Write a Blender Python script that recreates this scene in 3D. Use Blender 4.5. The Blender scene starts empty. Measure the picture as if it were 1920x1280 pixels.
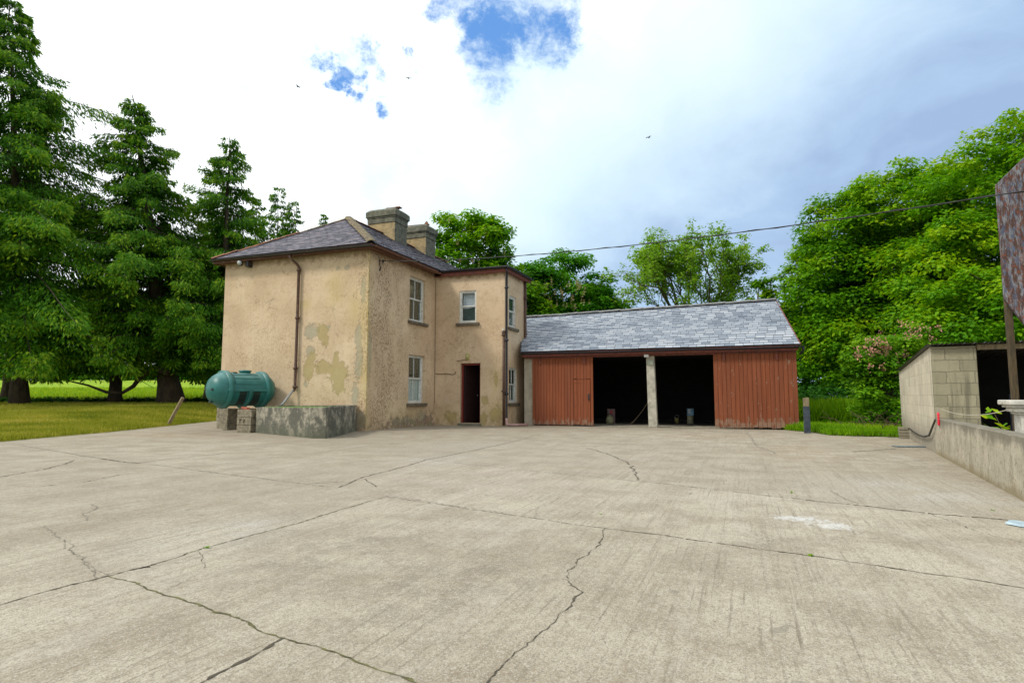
import bpy, math, random
import numpy as np
from mathutils import Vector, Matrix, noise as mnoise
random.seed(7)
R = math.radians
scene = bpy.context.scene
COL = scene.collection
# ------------------------------------------------------------------ camera
F = 1130.0; PITCH = math.atan(103 / F); EYE = 1.1
cam_d = bpy.data.cameras.new('camera'); cam = bpy.data.objects.new('camera', cam_d); COL.objects.link(cam)
cam_d.sensor_width = 36; cam_d.lens = 36 * F / 1920; cam_d.clip_end = 3000; cam_d.clip_start = 0.05
cam.location = (0, 0, EYE); cam.rotation_euler = (R(90) + PITCH, 0, 0)
scene.camera = cam
CP, SP = math.cos(PITCH), math.sin(PITCH)
def ray(x, y):
    a = (x - 960) / F; b = (640 - y) / F
    return Vector((a, CP - SP * b, SP + CP * b))
def gp(x, y, z=0.0):
    r = ray(x, y); t = (z - EYE) / r.z
    return Vector((r.x * t, r.y * t, z))
def at(x, y, Y):
    r = ray(x, y); return Vector((r.x, r.y, r.z)) * (Y / r.y) + Vector((0, 0, EYE))
# ------------------------------------------------------------------ shader helper
class G:
    def __init__(s, nt): s.nt = nt; s.L = nt.links
    def n(s, t, **kw):
        x = s.nt.nodes.new(t)
        for k, v in kw.items(): setattr(x, k, v)
        return x
    def put(s, sock, v):
        if isinstance(v, bpy.types.NodeSocket): s.L.new(v, sock)
        elif v is not None:
            if isinstance(v, (tuple, list)) and len(v) == 3 and sock.type == 'RGBA': v = (*v, 1)
            sock.default_value = v
    def m(s, op, a, b=None, c=None, clamp=False):
        x = s.n('ShaderNodeMath', operation=op, use_clamp=clamp); s.put(x.inputs[0], a)
        if b is not None: s.put(x.inputs[1], b)
        if c is not None: s.put(x.inputs[2], c)
        return x.outputs[0]
    def vm(s, op, a, b=None):
        x = s.n('ShaderNodeVectorMath', operation=op); s.put(x.inputs[0], a)
        if b is not None: s.put(x.inputs[1], b)
        return x.outputs['Value'] if op in ('DOT_PRODUCT', 'LENGTH', 'DISTANCE') else x.outputs[0]
    def sc(s, v, k): return s.vm('MULTIPLY', v, k)
    def noise(s, vec, scale, detail=4, rough=.55, dist=0, col=False):
        x = s.n('ShaderNodeTexNoise'); s.put(x.inputs['Vector'], vec); x.inputs['Scale'].default_value = scale
        x.inputs['Detail'].default_value = detail; x.inputs['Roughness'].default_value = rough; x.inputs['Distortion'].default_value = dist
        return x.outputs['Color' if col else 'Fac']
    def vor(s, vec, scale, feature='F1', out='Distance', rnd=1):
        x = s.n('ShaderNodeTexVoronoi', feature=feature); s.put(x.inputs['Vector'], vec); x.inputs['Scale'].default_value = scale
        x.inputs['Randomness'].default_value = rnd
        return x.outputs[out]
    def ss(s, v, a, b, o0=0., o1=1., kind='SMOOTHSTEP'):
        x = s.n('ShaderNodeMapRange', interpolation_type=kind); s.put(x.inputs[0], v)
        for i, q in zip((1, 2, 3, 4), (a, b, o0, o1)): s.put(x.inputs[i], q)
        return x.outputs[0]
    def mix(s, f, a, b, mode='MIX'):
        x = s.n('ShaderNodeMix', data_type='RGBA', blend_type=mode); s.put(x.inputs[0], f); s.put(x.inputs[6], a); s.put(x.inputs[7], b)
        return x.outputs[2]
    def ramp(s, f, stops):
        x = s.n('ShaderNodeValToRGB'); e = x.color_ramp.elements
        while len(e) < len(stops): e.new(.5)
        for q, (p, c) in zip(e, stops): q.position = p; q.color = (*c, 1)
        s.put(x.inputs[0], f); return x.outputs[0]
    def attr(s, name, out='Fac'): return s.n('ShaderNodeAttribute', attribute_name=name).outputs[out]
    def obj(s): return s.n('ShaderNodeTexCoord').outputs['Object']
    def bump(s, h, st=.3, d=.02, n=None):
        x = s.n('ShaderNodeBump'); x.inputs['Strength'].default_value = st; x.inputs['Distance'].default_value = d
        s.put(x.inputs['Height'], h)
        if n is not None: s.put(x.inputs['Normal'], n)
        return x.outputs[0]
    def bsdf(s, col, rough=.8, bump=None, **kw):
        x = s.n('ShaderNodeBsdfPrincipled'); s.put(x.inputs['Base Color'], col); s.put(x.inputs['Roughness'], rough)
        for k, v in kw.items(): s.put(x.inputs[k.replace('_', ' ')], v)
        if bump is not None: s.put(x.inputs['Normal'], bump)
        return x.outputs[0]
    def out(s, sh): s.L.new(sh, s.n('ShaderNodeOutputMaterial').inputs[0])
MATS = {}
def mat(name, fn):
    m = bpy.data.materials.new(name); m.use_nodes = True; m.node_tree.nodes.clear()
    g = G(m.node_tree); g.out(fn(g)); MATS[name] = m; return m
# ------------------------------------------------------------------ world
SUN_EL, SUN_AZ = R(46), R(244)       # azimuth clockwise from +Y
w = bpy.data.worlds.new("World"); scene.world = w; w.use_nodes = True; w.node_tree.nodes.clear()
g = G(w.node_tree)
sky = g.n('ShaderNodeTexSky', sky_type='NISHITA'); sky.sun_disc = False; sky.sun_elevation = SUN_EL; sky.sun_rotation = SUN_AZ
sky.air_density = 1.0; sky.dust_density = .6
D = g.vm('NORMALIZE', g.n('ShaderNodeTexCoord').outputs['Generated'])
def blob(px, py, rad, k=1.0):      # soft bump around one compass direction
    d = ray(px, py).normalized()
    v = g.ss(g.vm('DISTANCE', D, tuple(d)), rad / F * 1.25, 0.0); return v if k == 1 else g.m('MULTIPLY', v, k)
def mx(l):
    r = l[0]
    for q in l[1:]: r = g.m('MAXIMUM', r, q)
    return r
sep = g.n('ShaderNodeSeparateXYZ'); g.put(sep.inputs[0], D)
warp = g.vm('ADD', D, g.sc(g.vm('SUBTRACT', g.noise(D, 2.2, 4, .5, 0, True), (.5, .5, .5)), (.5, .5, .5)))
n_lo = g.m('SUBTRACT', g.noise(warp, 1.9, 8, .5), .5); n_hi = g.m('SUBTRACT', g.noise(g.sc(D, (1, 1, 1.5)), 6.5, 12, .64, .5), .5)
# breaks in the cloud showing clear sky
D0 = D; D = g.vm('ADD', D, g.vm('ADD', g.sc(g.vm('SUBTRACT', g.noise(D0, 4.5, 3, .5, 0, True), (.5, .5, .5)), (.22, .22, .22)), g.sc(g.vm('SUBTRACT', g.noise(D0, 15, 9, .68, 0, True), (.5, .5, .5)), (.17, .17, .17))))
def off_(px, py): return px, py
bf = mx([blob(932, 60, 88), blob(1005, 28, 84), blob(985, -30, 80), blob(872, 25, 66, .8), blob(730, 104, 42, .9), blob(710, 76, 34, .8), blob(680, 162, 42, .88), blob(655, 176, 32, .75)])
pale = mx([blob(450, 135, 60, .85), blob(700, 350, 110, .9), blob(740, 310, 80, .8), blob(960, 110, 190), blob(680, 120, 120, .8), blob(1000, 300, 160, .5), blob(820, 420, 140, .6)])
D = D0
veil = g.ss(g.noise(g.vm('ADD', g.sc(D, (1, 1, 1.6)), g.sc(g.noise(D, 5, 6, .6, 0, True), (.12, .12, .12))), 9, 10, .66), .44, .64)
gap = g.m('MULTIPLY', g.ss(bf, .10, .72), g.m('SUBTRACT', 1.0, g.m('MULTIPLY', veil, .72)))
# bright thin cloud to the upper left, grey-blue deck to the right and low down
fld = g.m('ADD', g.m('SUBTRACT', sep.outputs[2], sep.outputs[0]), g.m('ADD', g.m('MULTIPLY', n_lo, .55), g.m('MULTIPLY', n_hi, .14)))
band = g.m('ADD', g.noise(g.sc(warp, (1, 1, 2.0)), 2.6, 8, .55), g.m('MULTIPLY', n_hi, .22))
deck = g.ramp(band, [(.34, (4.0, 5.6, 8.3)), (.48, (4.9, 6.8, 9.5)), (.60, (6.0, 8.0, 10.3)), (.76, (7.8, 9.6, 11.3))])
c1 = g.mix(g.ss(fld, -.10, .28), deck, (8.0, 10.0, 11.6)); c2 = g.mix(g.ss(fld, .14, .46), c1, (10.6, 12.0, 12.6))
cloud = g.mix(g.ss(fld, .34, .66), c2, (14.6, 15.1, 15.4))
cloud = g.mix(g.m('MULTIPLY', pale, .85), cloud, (8.6, 10.9, 11.9))
behind = g.ss(g.vm('DOT_PRODUCT', D, (0, -1, 0)), -.1, .5)
cloud = g.mix(behind, cloud, (10.2, 10.6, 11.2))
blue = g.mix(1.0, sky.outputs[0], (1.15, 1.55, 2.0), 'MULTIPLY')
fin = g.mix(gap, cloud, g.mix(.62, blue, (1.9, 4.7, 10.4)))
bg = g.n('ShaderNodeBackground'); g.put(bg.inputs[0], fin); bg.inputs[1].default_value = .1
g.L.new(bg.outputs[0], g.n('ShaderNodeOutputWorld').inputs[0])
# ------------------------------------------------------------------ sun
sd = bpy.data.lights.new('sun', 'SUN'); sd.energy = 2.4; sd.angle = R(10); sd.color = (1, .95, .86)
so = bpy.data.objects.new('sun', sd); COL.objects.link(so)
sdir = Vector((math.sin(SUN_AZ) * math.cos(SUN_EL), math.cos(SUN_AZ) * math.cos(SUN_EL), math.sin(SUN_EL)))
so.rotation_euler = (-sdir).to_track_quat('-Z', 'Y').to_euler(); so.location = (0, 0, 60)
vs = scene.view_settings; vs.view_transform = 'Standard'; vs.look = 'None'; vs.exposure = -0.10; vs.gamma = 1.0
scene.cycles.max_bounces = 6; scene.cycles.transparent_max_bounces = 12; scene.cycles.use_denoising = True; scene.cycles.sample_clamp_indirect = 4
# ------------------------------------------------------------------ mesh helper
class MB:
    def __init__(s): s.v = []; s.f = []; s.mi = []; s.tone = []
    def quad(s, a, b, c, d, mi=0, tone=0.):
        i = len(s.v); s.v += [tuple(a), tuple(b), tuple(c), tuple(d)]; s.f.append((i, i+1, i+2, i+3)); s.mi.append(mi); s.tone.append(tone)
    def poly(s, pts, mi=0, tone=0.):
        i = len(s.v); s.v += [tuple(p) for p in pts]; s.f.append(tuple(range(i, i+len(pts)))); s.mi.append(mi); s.tone.append(tone)
    def hexa(s, p, mi=0, tone=0.):      # 8 pts: bottom 4 ccw, top 4 ccw
        i = len(s.v); s.v += [tuple(q) for q in p]
        for f in ((3,2,1,0),(4,5,6,7),(0,1,5,4),(1,2,6,5),(2,3,7,6),(3,0,4,7)):
            s.f.append(tuple(i+k for k in f)); s.mi.append(mi); s.tone.append(tone)
    def box(s, x0, x1, y0, y1, z0, z1, mi=0, tone=0., j=0.):
        p = [(x0,y0,z0),(x1,y0,z0),(x1,y1,z0),(x0,y1,z0),(x0,y0,z1),(x1,y0,z1),(x1,y1,z1),(x0,y1,z1)]
        if j: p = [tuple(c + random.uniform(-j, j) for c in q) for q in p]
        s.hexa(p, mi, tone)
    def tube(s, pts, rad, n=8, mi=0, tone=0., cap=True):
        pts = [Vector(p) for p in pts]
        if not isinstance(rad, (list, tuple)): rad = [rad] * len(pts)
        base = len(s.v); up = Vector((0, 0, 1)); prev = None
        for k, p in enumerate(pts):
            t = (pts[min(k+1, len(pts)-1)] - pts[max(k-1, 0)]).normalized()
            if prev is None:
                a = t.cross(up if abs(t.z) < .9 else Vector((1, 0, 0))).normalized()
            else: a = (prev - t * prev.dot(t)).normalized()
            prev = a; b = t.cross(a)
            for q in range(n):
                an = 2 * math.pi * q / n
                s.v.append(tuple(p + (a * math.cos(an) + b * math.sin(an)) * rad[k]))
        for k in range(len(pts) - 1):
            for q in range(n):
                q2 = (q + 1) % n
                s.f.append((base+k*n+q, base+k*n+q2, base+(k+1)*n+q2, base+(k+1)*n+q)); s.mi.append(mi); s.tone.append(tone)
        if cap:
            s.f.append(tuple(base+q for q in range(n-1, -1, -1))); s.mi.append(mi); s.tone.append(tone)
            s.f.append(tuple(base+(len(pts)-1)*n+q for q in range(n))); s.mi.append(mi); s.tone.append(tone)
    def lathe(s, o, axis, prof, n=24, mi=0):     # prof: (dist along axis, radius)
        axis = Vector(axis).normalized(); a = axis.cross(Vector((0,0,1)) if abs(axis.z) < .9 else Vector((1,0,0))).normalized(); b = axis.cross(a)
        base = len(s.v); o = Vector(o)
        for d, r in prof:
            for q in range(n):
                an = 2*math.pi*q/n; s.v.append(tuple(o + axis*d + (a*math.cos(an)+b*math.sin(an))*max(r, 1e-4)))
        for k in range(len(prof)-1):
            for q in range(n):
                q2 = (q+1) % n; s.f.append((base+k*n+q, base+(k+1)*n+q, base+(k+1)*n+q2, base+k*n+q2)); s.mi.append(mi); s.tone.append(0)
    def build(s, name, mats, parent=None, smooth=False, bevel=0, at=None):
        me = bpy.data.meshes.new(name)
        me.from_pydata(s.v, [], s.f)
        if not isinstance(mats, (list, tuple)): mats = [mats]
        for m_ in mats: me.materials.append(m_)
        me.polygons.foreach_set('material_index', s.mi)
        if any(s.tone):
            a = me.attributes.new('tone', 'FLOAT', 'FACE'); a.data.foreach_set('value', s.tone)
        if smooth: me.shade_smooth()
        o = bpy.data.objects.new(name, me); COL.objects.link(o)
        if at is not None: o.location = at
        if parent: o.parent = parent
        if bevel:
            b = o.modifiers.new('bevel', 'BEVEL'); b.width = bevel; b.segments = 2; b.limit_method = 'ANGLE'
        return o
def thing(name, label, cat, loc=(0, 0, 0), rz=0, group=None):
    o = bpy.data.objects.new(name, None); COL.objects.link(o); o.location = loc; o.rotation_euler = (0, 0, rz)
    o.empty_display_size = .2
    return tag(o, label, cat, group)
def tag(o, label, cat, group=None, kind=None):
    o['label'] = label; o['category'] = cat
    if group: o['group'] = group
    if kind: o['kind'] = kind
    return o
def struct(o): o['kind'] = 'structure'; return o
def pattr(o, name, fn):
    me = o.data; n = len(me.vertices); co = np.empty(n*3, dtype=np.float32); me.vertices.foreach_get('co', co); co = co.reshape(-1, 3)
    a = me.attributes.new(name, 'FLOAT', 'POINT'); a.data.foreach_set('value', np.clip(fn(co), 0, 4).astype(np.float32))
def blobs(a, b, L):       # soft ellipses
    r = np.zeros_like(a)
    for (x, y, rx, ry) in L: r = np.maximum(r, np.exp(-(((a-x)/rx)**2 + ((b-y)/ry)**2)*.9))
    return r
def wall_grid(mb, O, U, su, sz, holes=(), res=.06, depth=None, ddir=None, mi=0, mir=0, top=None):
    O = Vector(O); U = Vector(U)
    us = set(np.round(np.linspace(0, su, max(2, int(su/res)+1)), 4)); zs = set(np.round(np.linspace(0, sz, max(2, int(sz/res)+1)), 4))
    for h in holes: us |= {round(h[0],4), round(h[1],4)}; zs |= {round(h[2],4), round(h[3],4)}
    us = sorted(us); zs = sorted(zs); base = len(mb.v)
    for z in zs:
        for u_ in us:
            zz = z if top is None else z / sz * top(u_)
            p = O + U*u_; mb.v.append((p.x, p.y, p.z + zz))
    nu = len(us)
    for j in range(len(zs)-1):
        for i in range(nu-1):
            cu = (us[i]+us[i+1])/2; cz = (zs[j]+zs[j+1])/2
            if any(h[0] < cu < h[1] and h[2] < cz < h[3] for h in holes): continue
            b = base+j*nu+i; mb.f.append((b, b+1, b+nu+1, b+nu)); mb.mi.append(mi); mb.tone.append(0)
    if depth:
        dd = Vector(ddir)*depth
        for h in holes:
            c = [O+U*h[0]+Vector((0,0,h[2])), O+U*h[1]+Vector((0,0,h[2])), O+U*h[1]+Vector((0,0,h[3])), O+U*h[0]+Vector((0,0,h[3]))]
            for k in range(4):
                a, b = c[k], c[(k+1) % 4]; mb.quad(a, b, b+dd, a+dd, mir)
# ------------------------------------------------------------------ materials
def simple(name, col, rough=.8, amp=.25, scale=8, bump=.2, metallic=0., dirt=None, stretch=(1,1,1), bd=.01):
    def fn(g):
        P = g.sc(g.obj(), stretch)
        n = g.noise(P, scale, 6, .6); c = tuple(x*(1-amp) for x in col); d = tuple(min(1, x*(1+amp)) for x in col)
        c = g.mix(g.ss(n, .3, .7), c, d)
        if dirt: c = g.mix(g.ss(g.noise(P, scale*.6, 8, .7), .52, .66, 0, .85), c, dirt)
        return g.bsdf(c, rough, g.bump(g.noise(P, scale*5, 5, .6), bump, bd), Metallic=metallic)
    return mat(name, fn)
def m_stucco(g):
    P = g.obj(); nb = g.noise(P, .8, 3, .5); nm = g.noise(P, 5, 8, .65); nf = g.noise(P, 26, 6, .7); ne = g.noise(P, 8, 9, .72)
    col = g.mix(g.ss(nb, .35, .65), (.565, .428, .278), (.665, .523, .355))
    col = g.mix(g.ss(nm, .50, .75, 0, .55), col, (.42, .285, .150))
    run = g.noise(g.sc(P, (9, 9, .8)), 1.0, 6, .6)
    col = g.mix(g.ss(run, .55, .75, 0, .16), col, (.34, .235, .13))
    col = g.mix(g.ss(nf, .62, .72, 0, .45), col, (.24, .17, .10))
    gr = g.attr('grime'); gm = g.m('MULTIPLY', gr, g.m('MULTIPLY', g.ss(g.noise(g.sc(P, (1, 1, .75)), 15, 9, .74), .42, .64), g.ss(g.noise(g.sc(P, (1, 1, .6)), 1.6, 6, .6), .34, .56)))
    col = g.mix(g.m('MULTIPLY', gm, .85, clamp=True), col, (.215, .130, .070))
    grey = g.ss(g.m('ADD', g.attr('grey'), g.m('MULTIPLY', g.m('SUBTRACT', ne, .5), 2.3)), .48, .56)
    col = g.mix(g.m('MULTIPLY', grey, .62), col, g.mix(nf, (.24, .25, .185), (.37, .35, .26)))
    yl = g.ss(g.m('ADD', g.attr('olive'), g.m('MULTIPLY', g.m('SUBTRACT', ne, .5), 1.9)), .47, .52)
    col = g.mix(g.m('MULTIPLY', yl, .66), col, g.mix(nf, (.27, .215, .07), (.43, .35, .14)))
    li = g.m('MULTIPLY', g.attr('lichen'), g.ss(nf, .42, .6))
    col = g.mix(g.m('MULTIPLY', li, .7, clamp=True), col, (.52, .42, .12))
    edge = g.ss(g.m('ABSOLUTE', g.m('SUBTRACT', g.m('ADD', g.m('MAXIMUM', g.attr('olive'), g.attr('grey')), g.m('MULTIPLY', g.m('SUBTRACT', ne, .5), 2.0)), .465)), 0, .03, 1, 0)
    col = g.mix(g.m('MULTIPLY', edge, .55), col, (.12, .08, .045))
    Pd = g.vm('ADD', P, g.sc(g.noise(P, 6, 3, .5, 0, True), (.15, .15, .15)))
    vd = g.vor(Pd, 4.5, 'DISTANCE_TO_EDGE'); vc = g.vor(Pd, 4.5, 'F1', 'Color')
    stone = g.mix(g.ss(vd, .02, .08), (.16, .115, .07), g.mix(.35, (.34, .29, .22), vc, 'MULTIPLY'))
    sm = g.ss(g.m('ADD', g.attr('stone'), g.m('MULTIPLY', g.m('SUBTRACT', nm, .5), 2.0)), .55, .66)
    col = g.mix(g.m('MULTIPLY', sm, .8), col, stone)
    z = g.n('ShaderNodeSeparateXYZ'); g.put(z.inputs[0], P)
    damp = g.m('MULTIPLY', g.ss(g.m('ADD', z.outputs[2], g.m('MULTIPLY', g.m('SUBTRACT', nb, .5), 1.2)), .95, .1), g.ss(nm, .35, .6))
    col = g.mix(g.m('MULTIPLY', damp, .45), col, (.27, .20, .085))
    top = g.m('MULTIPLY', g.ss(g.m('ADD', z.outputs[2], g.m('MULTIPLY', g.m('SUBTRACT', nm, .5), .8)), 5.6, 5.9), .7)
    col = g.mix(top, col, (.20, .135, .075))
    # wandering hairline cracks in the render
    ck = g.ss(g.vor(g.vm('ADD', g.sc(P, (1, 1, .8)), g.sc(g.noise(P, 2.5, 5, .6, 0, True), (.9, .9, .9))), .9, 'DISTANCE_TO_EDGE'), 0, .012, 1, 0)
    ck = g.m('MULTIPLY', ck, g.ss(g.noise(P, 1.1, 2), .45, .6))
    col = g.mix(g.m('MULTIPLY', ck, .6), col, (.13, .085, .05))
    h = g.m('ADD', g.m('MULTIPLY', nm, .6), g.m('MULTIPLY', g.noise(P, 60, 4, .7), .25)); h = g.m('SUBTRACT', h, g.m('MULTIPLY', g.m('MAXIMUM', yl, grey), .5))
    return g.bsdf(col, .92, g.bump(h, .55, .03), Specular_IOR_Level=.2)
STUCCO = mat('weathered_ochre_render', m_stucco)
def m_concrete(g):
    P = g.obj()
    nb = g.noise(P, .22, 4, .5); nm = g.noise(P, 1.6, 7, .6); nf = g.noise(P, 30, 5, .7)
    col = g.mix(g.ss(nb, .35, .65), (.445, .396, .294), (.520, .468, .355))
    col = g.mix(g.ss(nm, .38, .66, 0, .7), col, (.275, .225, .155))
    pk = g.m('MULTIPLY', g.attr('pink'), g.ss(g.noise(P, .9, 4), .35, .65)); col = g.mix(g.m('MULTIPLY', pk, .45), col, (.47, .385, .335))
    col = g.mix(g.m('MULTIPLY', g.attr('pale'), g.ss(nm, .3, .6)), col, (.55, .52, .45))
    rust = g.m('MULTIPLY', g.attr('rust'), g.ss(nm, .35, .6)); col = g.mix(g.m('MULTIPLY', rust, .6, clamp=True), col, (.36, .23, .11))
    dk = g.m('MULTIPLY', g.attr('dark'), g.ss(g.noise(P, 3.5, 7, .7), .42, .62)); col = g.mix(g.m('MULTIPLY', dk, .6, clamp=True), col, (.19, .165, .125))
    # broom marks run along local y
    br = g.noise(g.sc(P, (42, 1.0, 1)), 1.0, 5, .65); br2 = g.noise(g.sc(P, (13, .4, 1)), 1.0, 6, .65)
    bm = g.ss(g.noise(P, .45, 3), .35, .6)
    col = g.mix(g.m('MULTIPLY', g.ss(br, .52, .70), g.m('MULTIPLY_ADD', bm, .55, .38)), col, (.185, .155, .105))
    col = g.mix(g.ss(br2, .48, .66, 0, .38), col, (.26, .215, .145))
    # exposed aggregate
    ag = g.vor(P, 170, 'F1', 'Color'); agd = g.vor(P, 170)
    agv = g.n('ShaderNodeSeparateColor'); g.put(agv.inputs[0], ag)
    col = g.mix(g.m('MULTIPLY', g.ss(agv.outputs[0], .5, .95), .68), col, (.20, .175, .135))
    col = g.mix(g.m('MULTIPLY', g.ss(agv.outputs[1], .75, 1.0), .52), col, (.66, .62, .53))
    n40 = g.noise(g.sc(P, (1, .45, 1)), 85, 4, .8)
    col = g.mix(g.ss(n40, .54, .66, 0, .72), col, (.17, .145, .105)); col = g.mix(g.ss(n40, .44, .32, 0, .35), col, (.56, .52, .44))
    col = g.mix(g.m('MULTIPLY', g.attr('slab'), .22, clamp=True), col, (.22, .18, .125))
    st_ = g.ss(g.noise(g.sc(P, (1, .5, 1)), 1.1, 9, .7, .8), .52, .64); col = g.mix(g.m('MULTIPLY', st_, .16), col, (.20, .165, .115))
    lt_ = g.ss(g.noise(g.vm('ADD', g.sc(P, (1, .35, 1)), (7, 3, 0)), 1.4, 8, .65, .5), .55, .68); col = g.mix(g.m('MULTIPLY', lt_, .18), col, (.56, .52, .45))
    n25 = g.noise(g.sc(P, (1, .6, 1)), 24, 6, .85); col = g.mix(g.ss(n25, .51, .64, 0, .50), col, (.18, .15, .105)); col = g.mix(g.ss(n25, .47, .36, 0, .30), col, (.58, .54, .45))
    # round drip spots
    sp = g.vor(g.vm('ADD', P, g.sc(g.noise(P, 3, 2, .5, 0, True), (.4, .4, 0))), 3.2); sp = g.m('MULTIPLY', g.ss(sp, .13, .09), g.ss(g.noise(P, .5, 2), .50, .60))
    col = g.mix(g.m('MULTIPLY', sp, .60), col, (.20, .18, .14))
    # splashed white paint, chalky with broken edges
    wp = g.ss(g.m('ADD', g.attr('white'), g.m('MULTIPLY', g.m('SUBTRACT', g.noise(g.sc(P, (1, .6, 1)), 16, 9, .8), .5), 3.0)), .62, .95)
    col = g.mix(g.m('MULTIPLY', wp, .55), col, (.70, .72, .72))
    h = g.m('ADD', g.m('MULTIPLY', br, .5), g.m('ADD', g.m('MULTIPLY', agd, .35), g.m('MULTIPLY', nf, .5)))
    return g.bsdf(col, .88, g.bump(h, .5, .006), Specular_IOR_Level=.25)
CONCRETE = mat('brushed_concrete', m_concrete)
CRACK = simple('crack_dirt', (.085, .070, .046), .95, .4, 20)
MOSSJ = simple('mossy_joint', (.115, .110, .040), .95, .7, 9)
FADEJ = simple('faded_joint', (.235, .21, .165), .95, .3, 12)
def m_mossconc(g):
    P = g.obj(); n = g.noise(P, 2.6, 9, .72); n2 = g.noise(P, 14, 8, .75)
    col = g.mix(g.ss(n, .38, .56), (.36, .33, .25), (.10, .10, .075))
    col = g.mix(g.ss(n2, .55, .7, 0, .8), col, (.055, .055, .045)); col = g.mix(g.ss(n2, .42, .3, 0, .5), col, (.42, .40, .33))
    z = g.n('ShaderNodeSeparateXYZ'); g.put(z.inputs[0], P)
    col = g.mix(g.m('MULTIPLY', g.ss(z.outputs[2], .45, .02), .6), col, g.mix(n2, (.05, .065, .04), (.13, .13, .08)))
    return g.bsdf(col, .9, g.bump(g.m('ADD', n, g.m('MULTIPLY', n2, .5)), .7, .03))
MOSSCONC = mat('lichen_stained_concrete', m_mossconc)
def m_wallconc(g):
    P = g.obj(); n = g.noise(P, 2.2, 8, .65); n2 = g.noise(P, 22, 6, .75)
    col = g.mix(g.ss(n, .35, .65), (.52, .47, .365), (.40, .36, .27))
    run = g.noise(g.vm('ADD', g.sc(P, (3, 3, .7)), g.sc(g.noise(P, 4, 4, .6, 0, True), (.8, .8, .8))), 1.6, 7, .68); col = g.mix(g.ss(run, .50, .66, 0, .60), col, (.25, .215, .15))
    col = g.mix(g.ss(g.noise(P, 7, 8, .75), .54, .64, 0, .6), col, (.22, .19, .135)); col = g.mix(g.ss(n2, .56, .66, 0, .8), col, (.12, .105, .075)); col = g.mix(g.ss(n2, .40, .28, 0, .5), col, (.52, .48, .38))
    z = g.n('ShaderNodeSeparateXYZ'); g.put(z.inputs[0], P); zz = g.m('ADD', z.outputs[2], g.m('MULTIPLY', g.m('SUBTRACT', n, .5), .5))
    col = g.mix(g.m('MULTIPLY', g.ss(zz, .48, .66), .75), col, (.17, .155, .12))
    col = g.mix(g.m('MULTIPLY', g.ss(zz, .14, .0), .65), col, (.22, .17, .075))
    return g.bsdf(col, .92, g.bump(g.m('ADD', n, g.m('MULTIPLY', n2, .6)), .8, .03), Specular_IOR_Level=.2)
WALLCONC = mat('rough_cast_wall', m_wallconc)
def blockmat(name, axis, c1, c2, mortar, streak=.5, bw=.45, bh=.225, ms=.008):
    def fn(g):
        P = g.obj(); s = g.n('ShaderNodeSeparateXYZ'); g.put(s.inputs[0], P)
        c = g.n('ShaderNodeCombineXYZ'); g.put(c.inputs[0], s.outputs[axis]); g.put(c.inputs[1], s.outputs[2])
        wob = g.sc(g.vm('SUBTRACT', g.noise(P, 9, 4, .6, 0, True), (.5, .5, .5)), (.05, .05, .05))
        b = g.n('ShaderNodeTexBrick'); g.put(b.inputs['Vector'], g.vm('ADD', c.outputs[0], wob)); b.inputs['Scale'].default_value = 1
        b.inputs['Brick Width'].default_value = bw; b.inputs['Row Height'].default_value = bh; b.inputs['Mortar Size'].default_value = ms
        b.inputs['Mortar Smooth'].default_value = .3
        g.put(b.inputs['Color1'], c1); g.put(b.inputs['Color2'], c2); g.put(b.inputs['Mortar'], mortar)
        n = g.noise(P, 3, 8, .65); n2 = g.noise(P, 30, 6, .7)
        col = g.mix(g.ss(n, .48, .72, 0, .6), b.outputs[0], tuple(x*.6 for x in c1))
        run = g.noise(g.sc(P, (6, 6, .5)), 1.0, 5, .6); col = g.mix(g.ss(run, .52, .68, 0, streak), col, tuple(x*.5 for x in c2))
        col = g.mix(g.ss(n2, .58, .70, 0, .5), col, tuple(x*.4 for x in c1)); col = g.mix(g.ss(n2, .4, .3, 0, .35), col, tuple(min(1, x*1.35) for x in c1))
        z = s.outputs[2]; zz = g.m('ADD', z, g.m('MULTIPLY', g.m('SUBTRACT', n, .5), .6))
        col = g.mix(g.m('MULTIPLY', g.ss(zz, .75, .15), .6), col, (.18, .16, .125))
        h = g.m('ADD', g.m('MULTIPLY', b.outputs[1], -.5), g.m('ADD', g.m('MULTIPLY', n, .5), g.m('MULTIPLY', n2, .4)))
        return g.bsdf(col, .9, g.bump(h, .7, .02), Specular_IOR_Level=.2)
    return mat(name, fn)
BLOCK_S = blockmat('pale_blockwork', 1, (.64, .58, .45), (.54, .49, .375), (.57, .515, .40), .5)
BLOCK_F = blockmat('stained_blockwork', 0, (.37, .34, .23), (.28, .26, .175), (.21, .19, .13), .7)
def slate(name, cols, rough, spec=.5):
    def fn(g):
        P = g.obj(); t = g.attr('tone'); n = g.noise(P, 14, 7, .7); n1 = g.noise(P, 1.2, 4)
        f = g.m('ADD', g.m('MULTIPLY', t, .62), g.m('ADD', g.m('MULTIPLY', n, .36), g.m('MULTIPLY', n1, .2)))
        c = g.ramp(f, cols)
        return g.bsdf(c, g.ss(n, .3, .7, rough-.1, rough+.1), g.bump(n, .4, .01), Specular_IOR_Level=spec)
    return mat(name, fn)
SLATE_H = slate('purple_grey_slate', [(.25, (.035, .036, .052)), (.5, (.068, .064, .090)), (.7, (.11, .098, .130)), (.88, (.19, .16, .18))], .5)
SLATE_B = slate('bleached_slate', [(.20, (.11, .14, .18)), (.40, (.185, .22, .27)), (.60, (.27, .31, .36)), (.88, (.40, .43, .465))], .55)
UNDER = simple('dark_underlay', (.02, .02, .022), .9)
MOSSTILE = simple('lichen_ridge_tile', (.155, .125, .08), .95, .5, 9, .8, dirt=(.30, .23, .045))
REDTILE = simple('terracotta_ridge', (.26, .12, .07), .9, .4, 6, .5, dirt=(.20, .17, .09))
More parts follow.
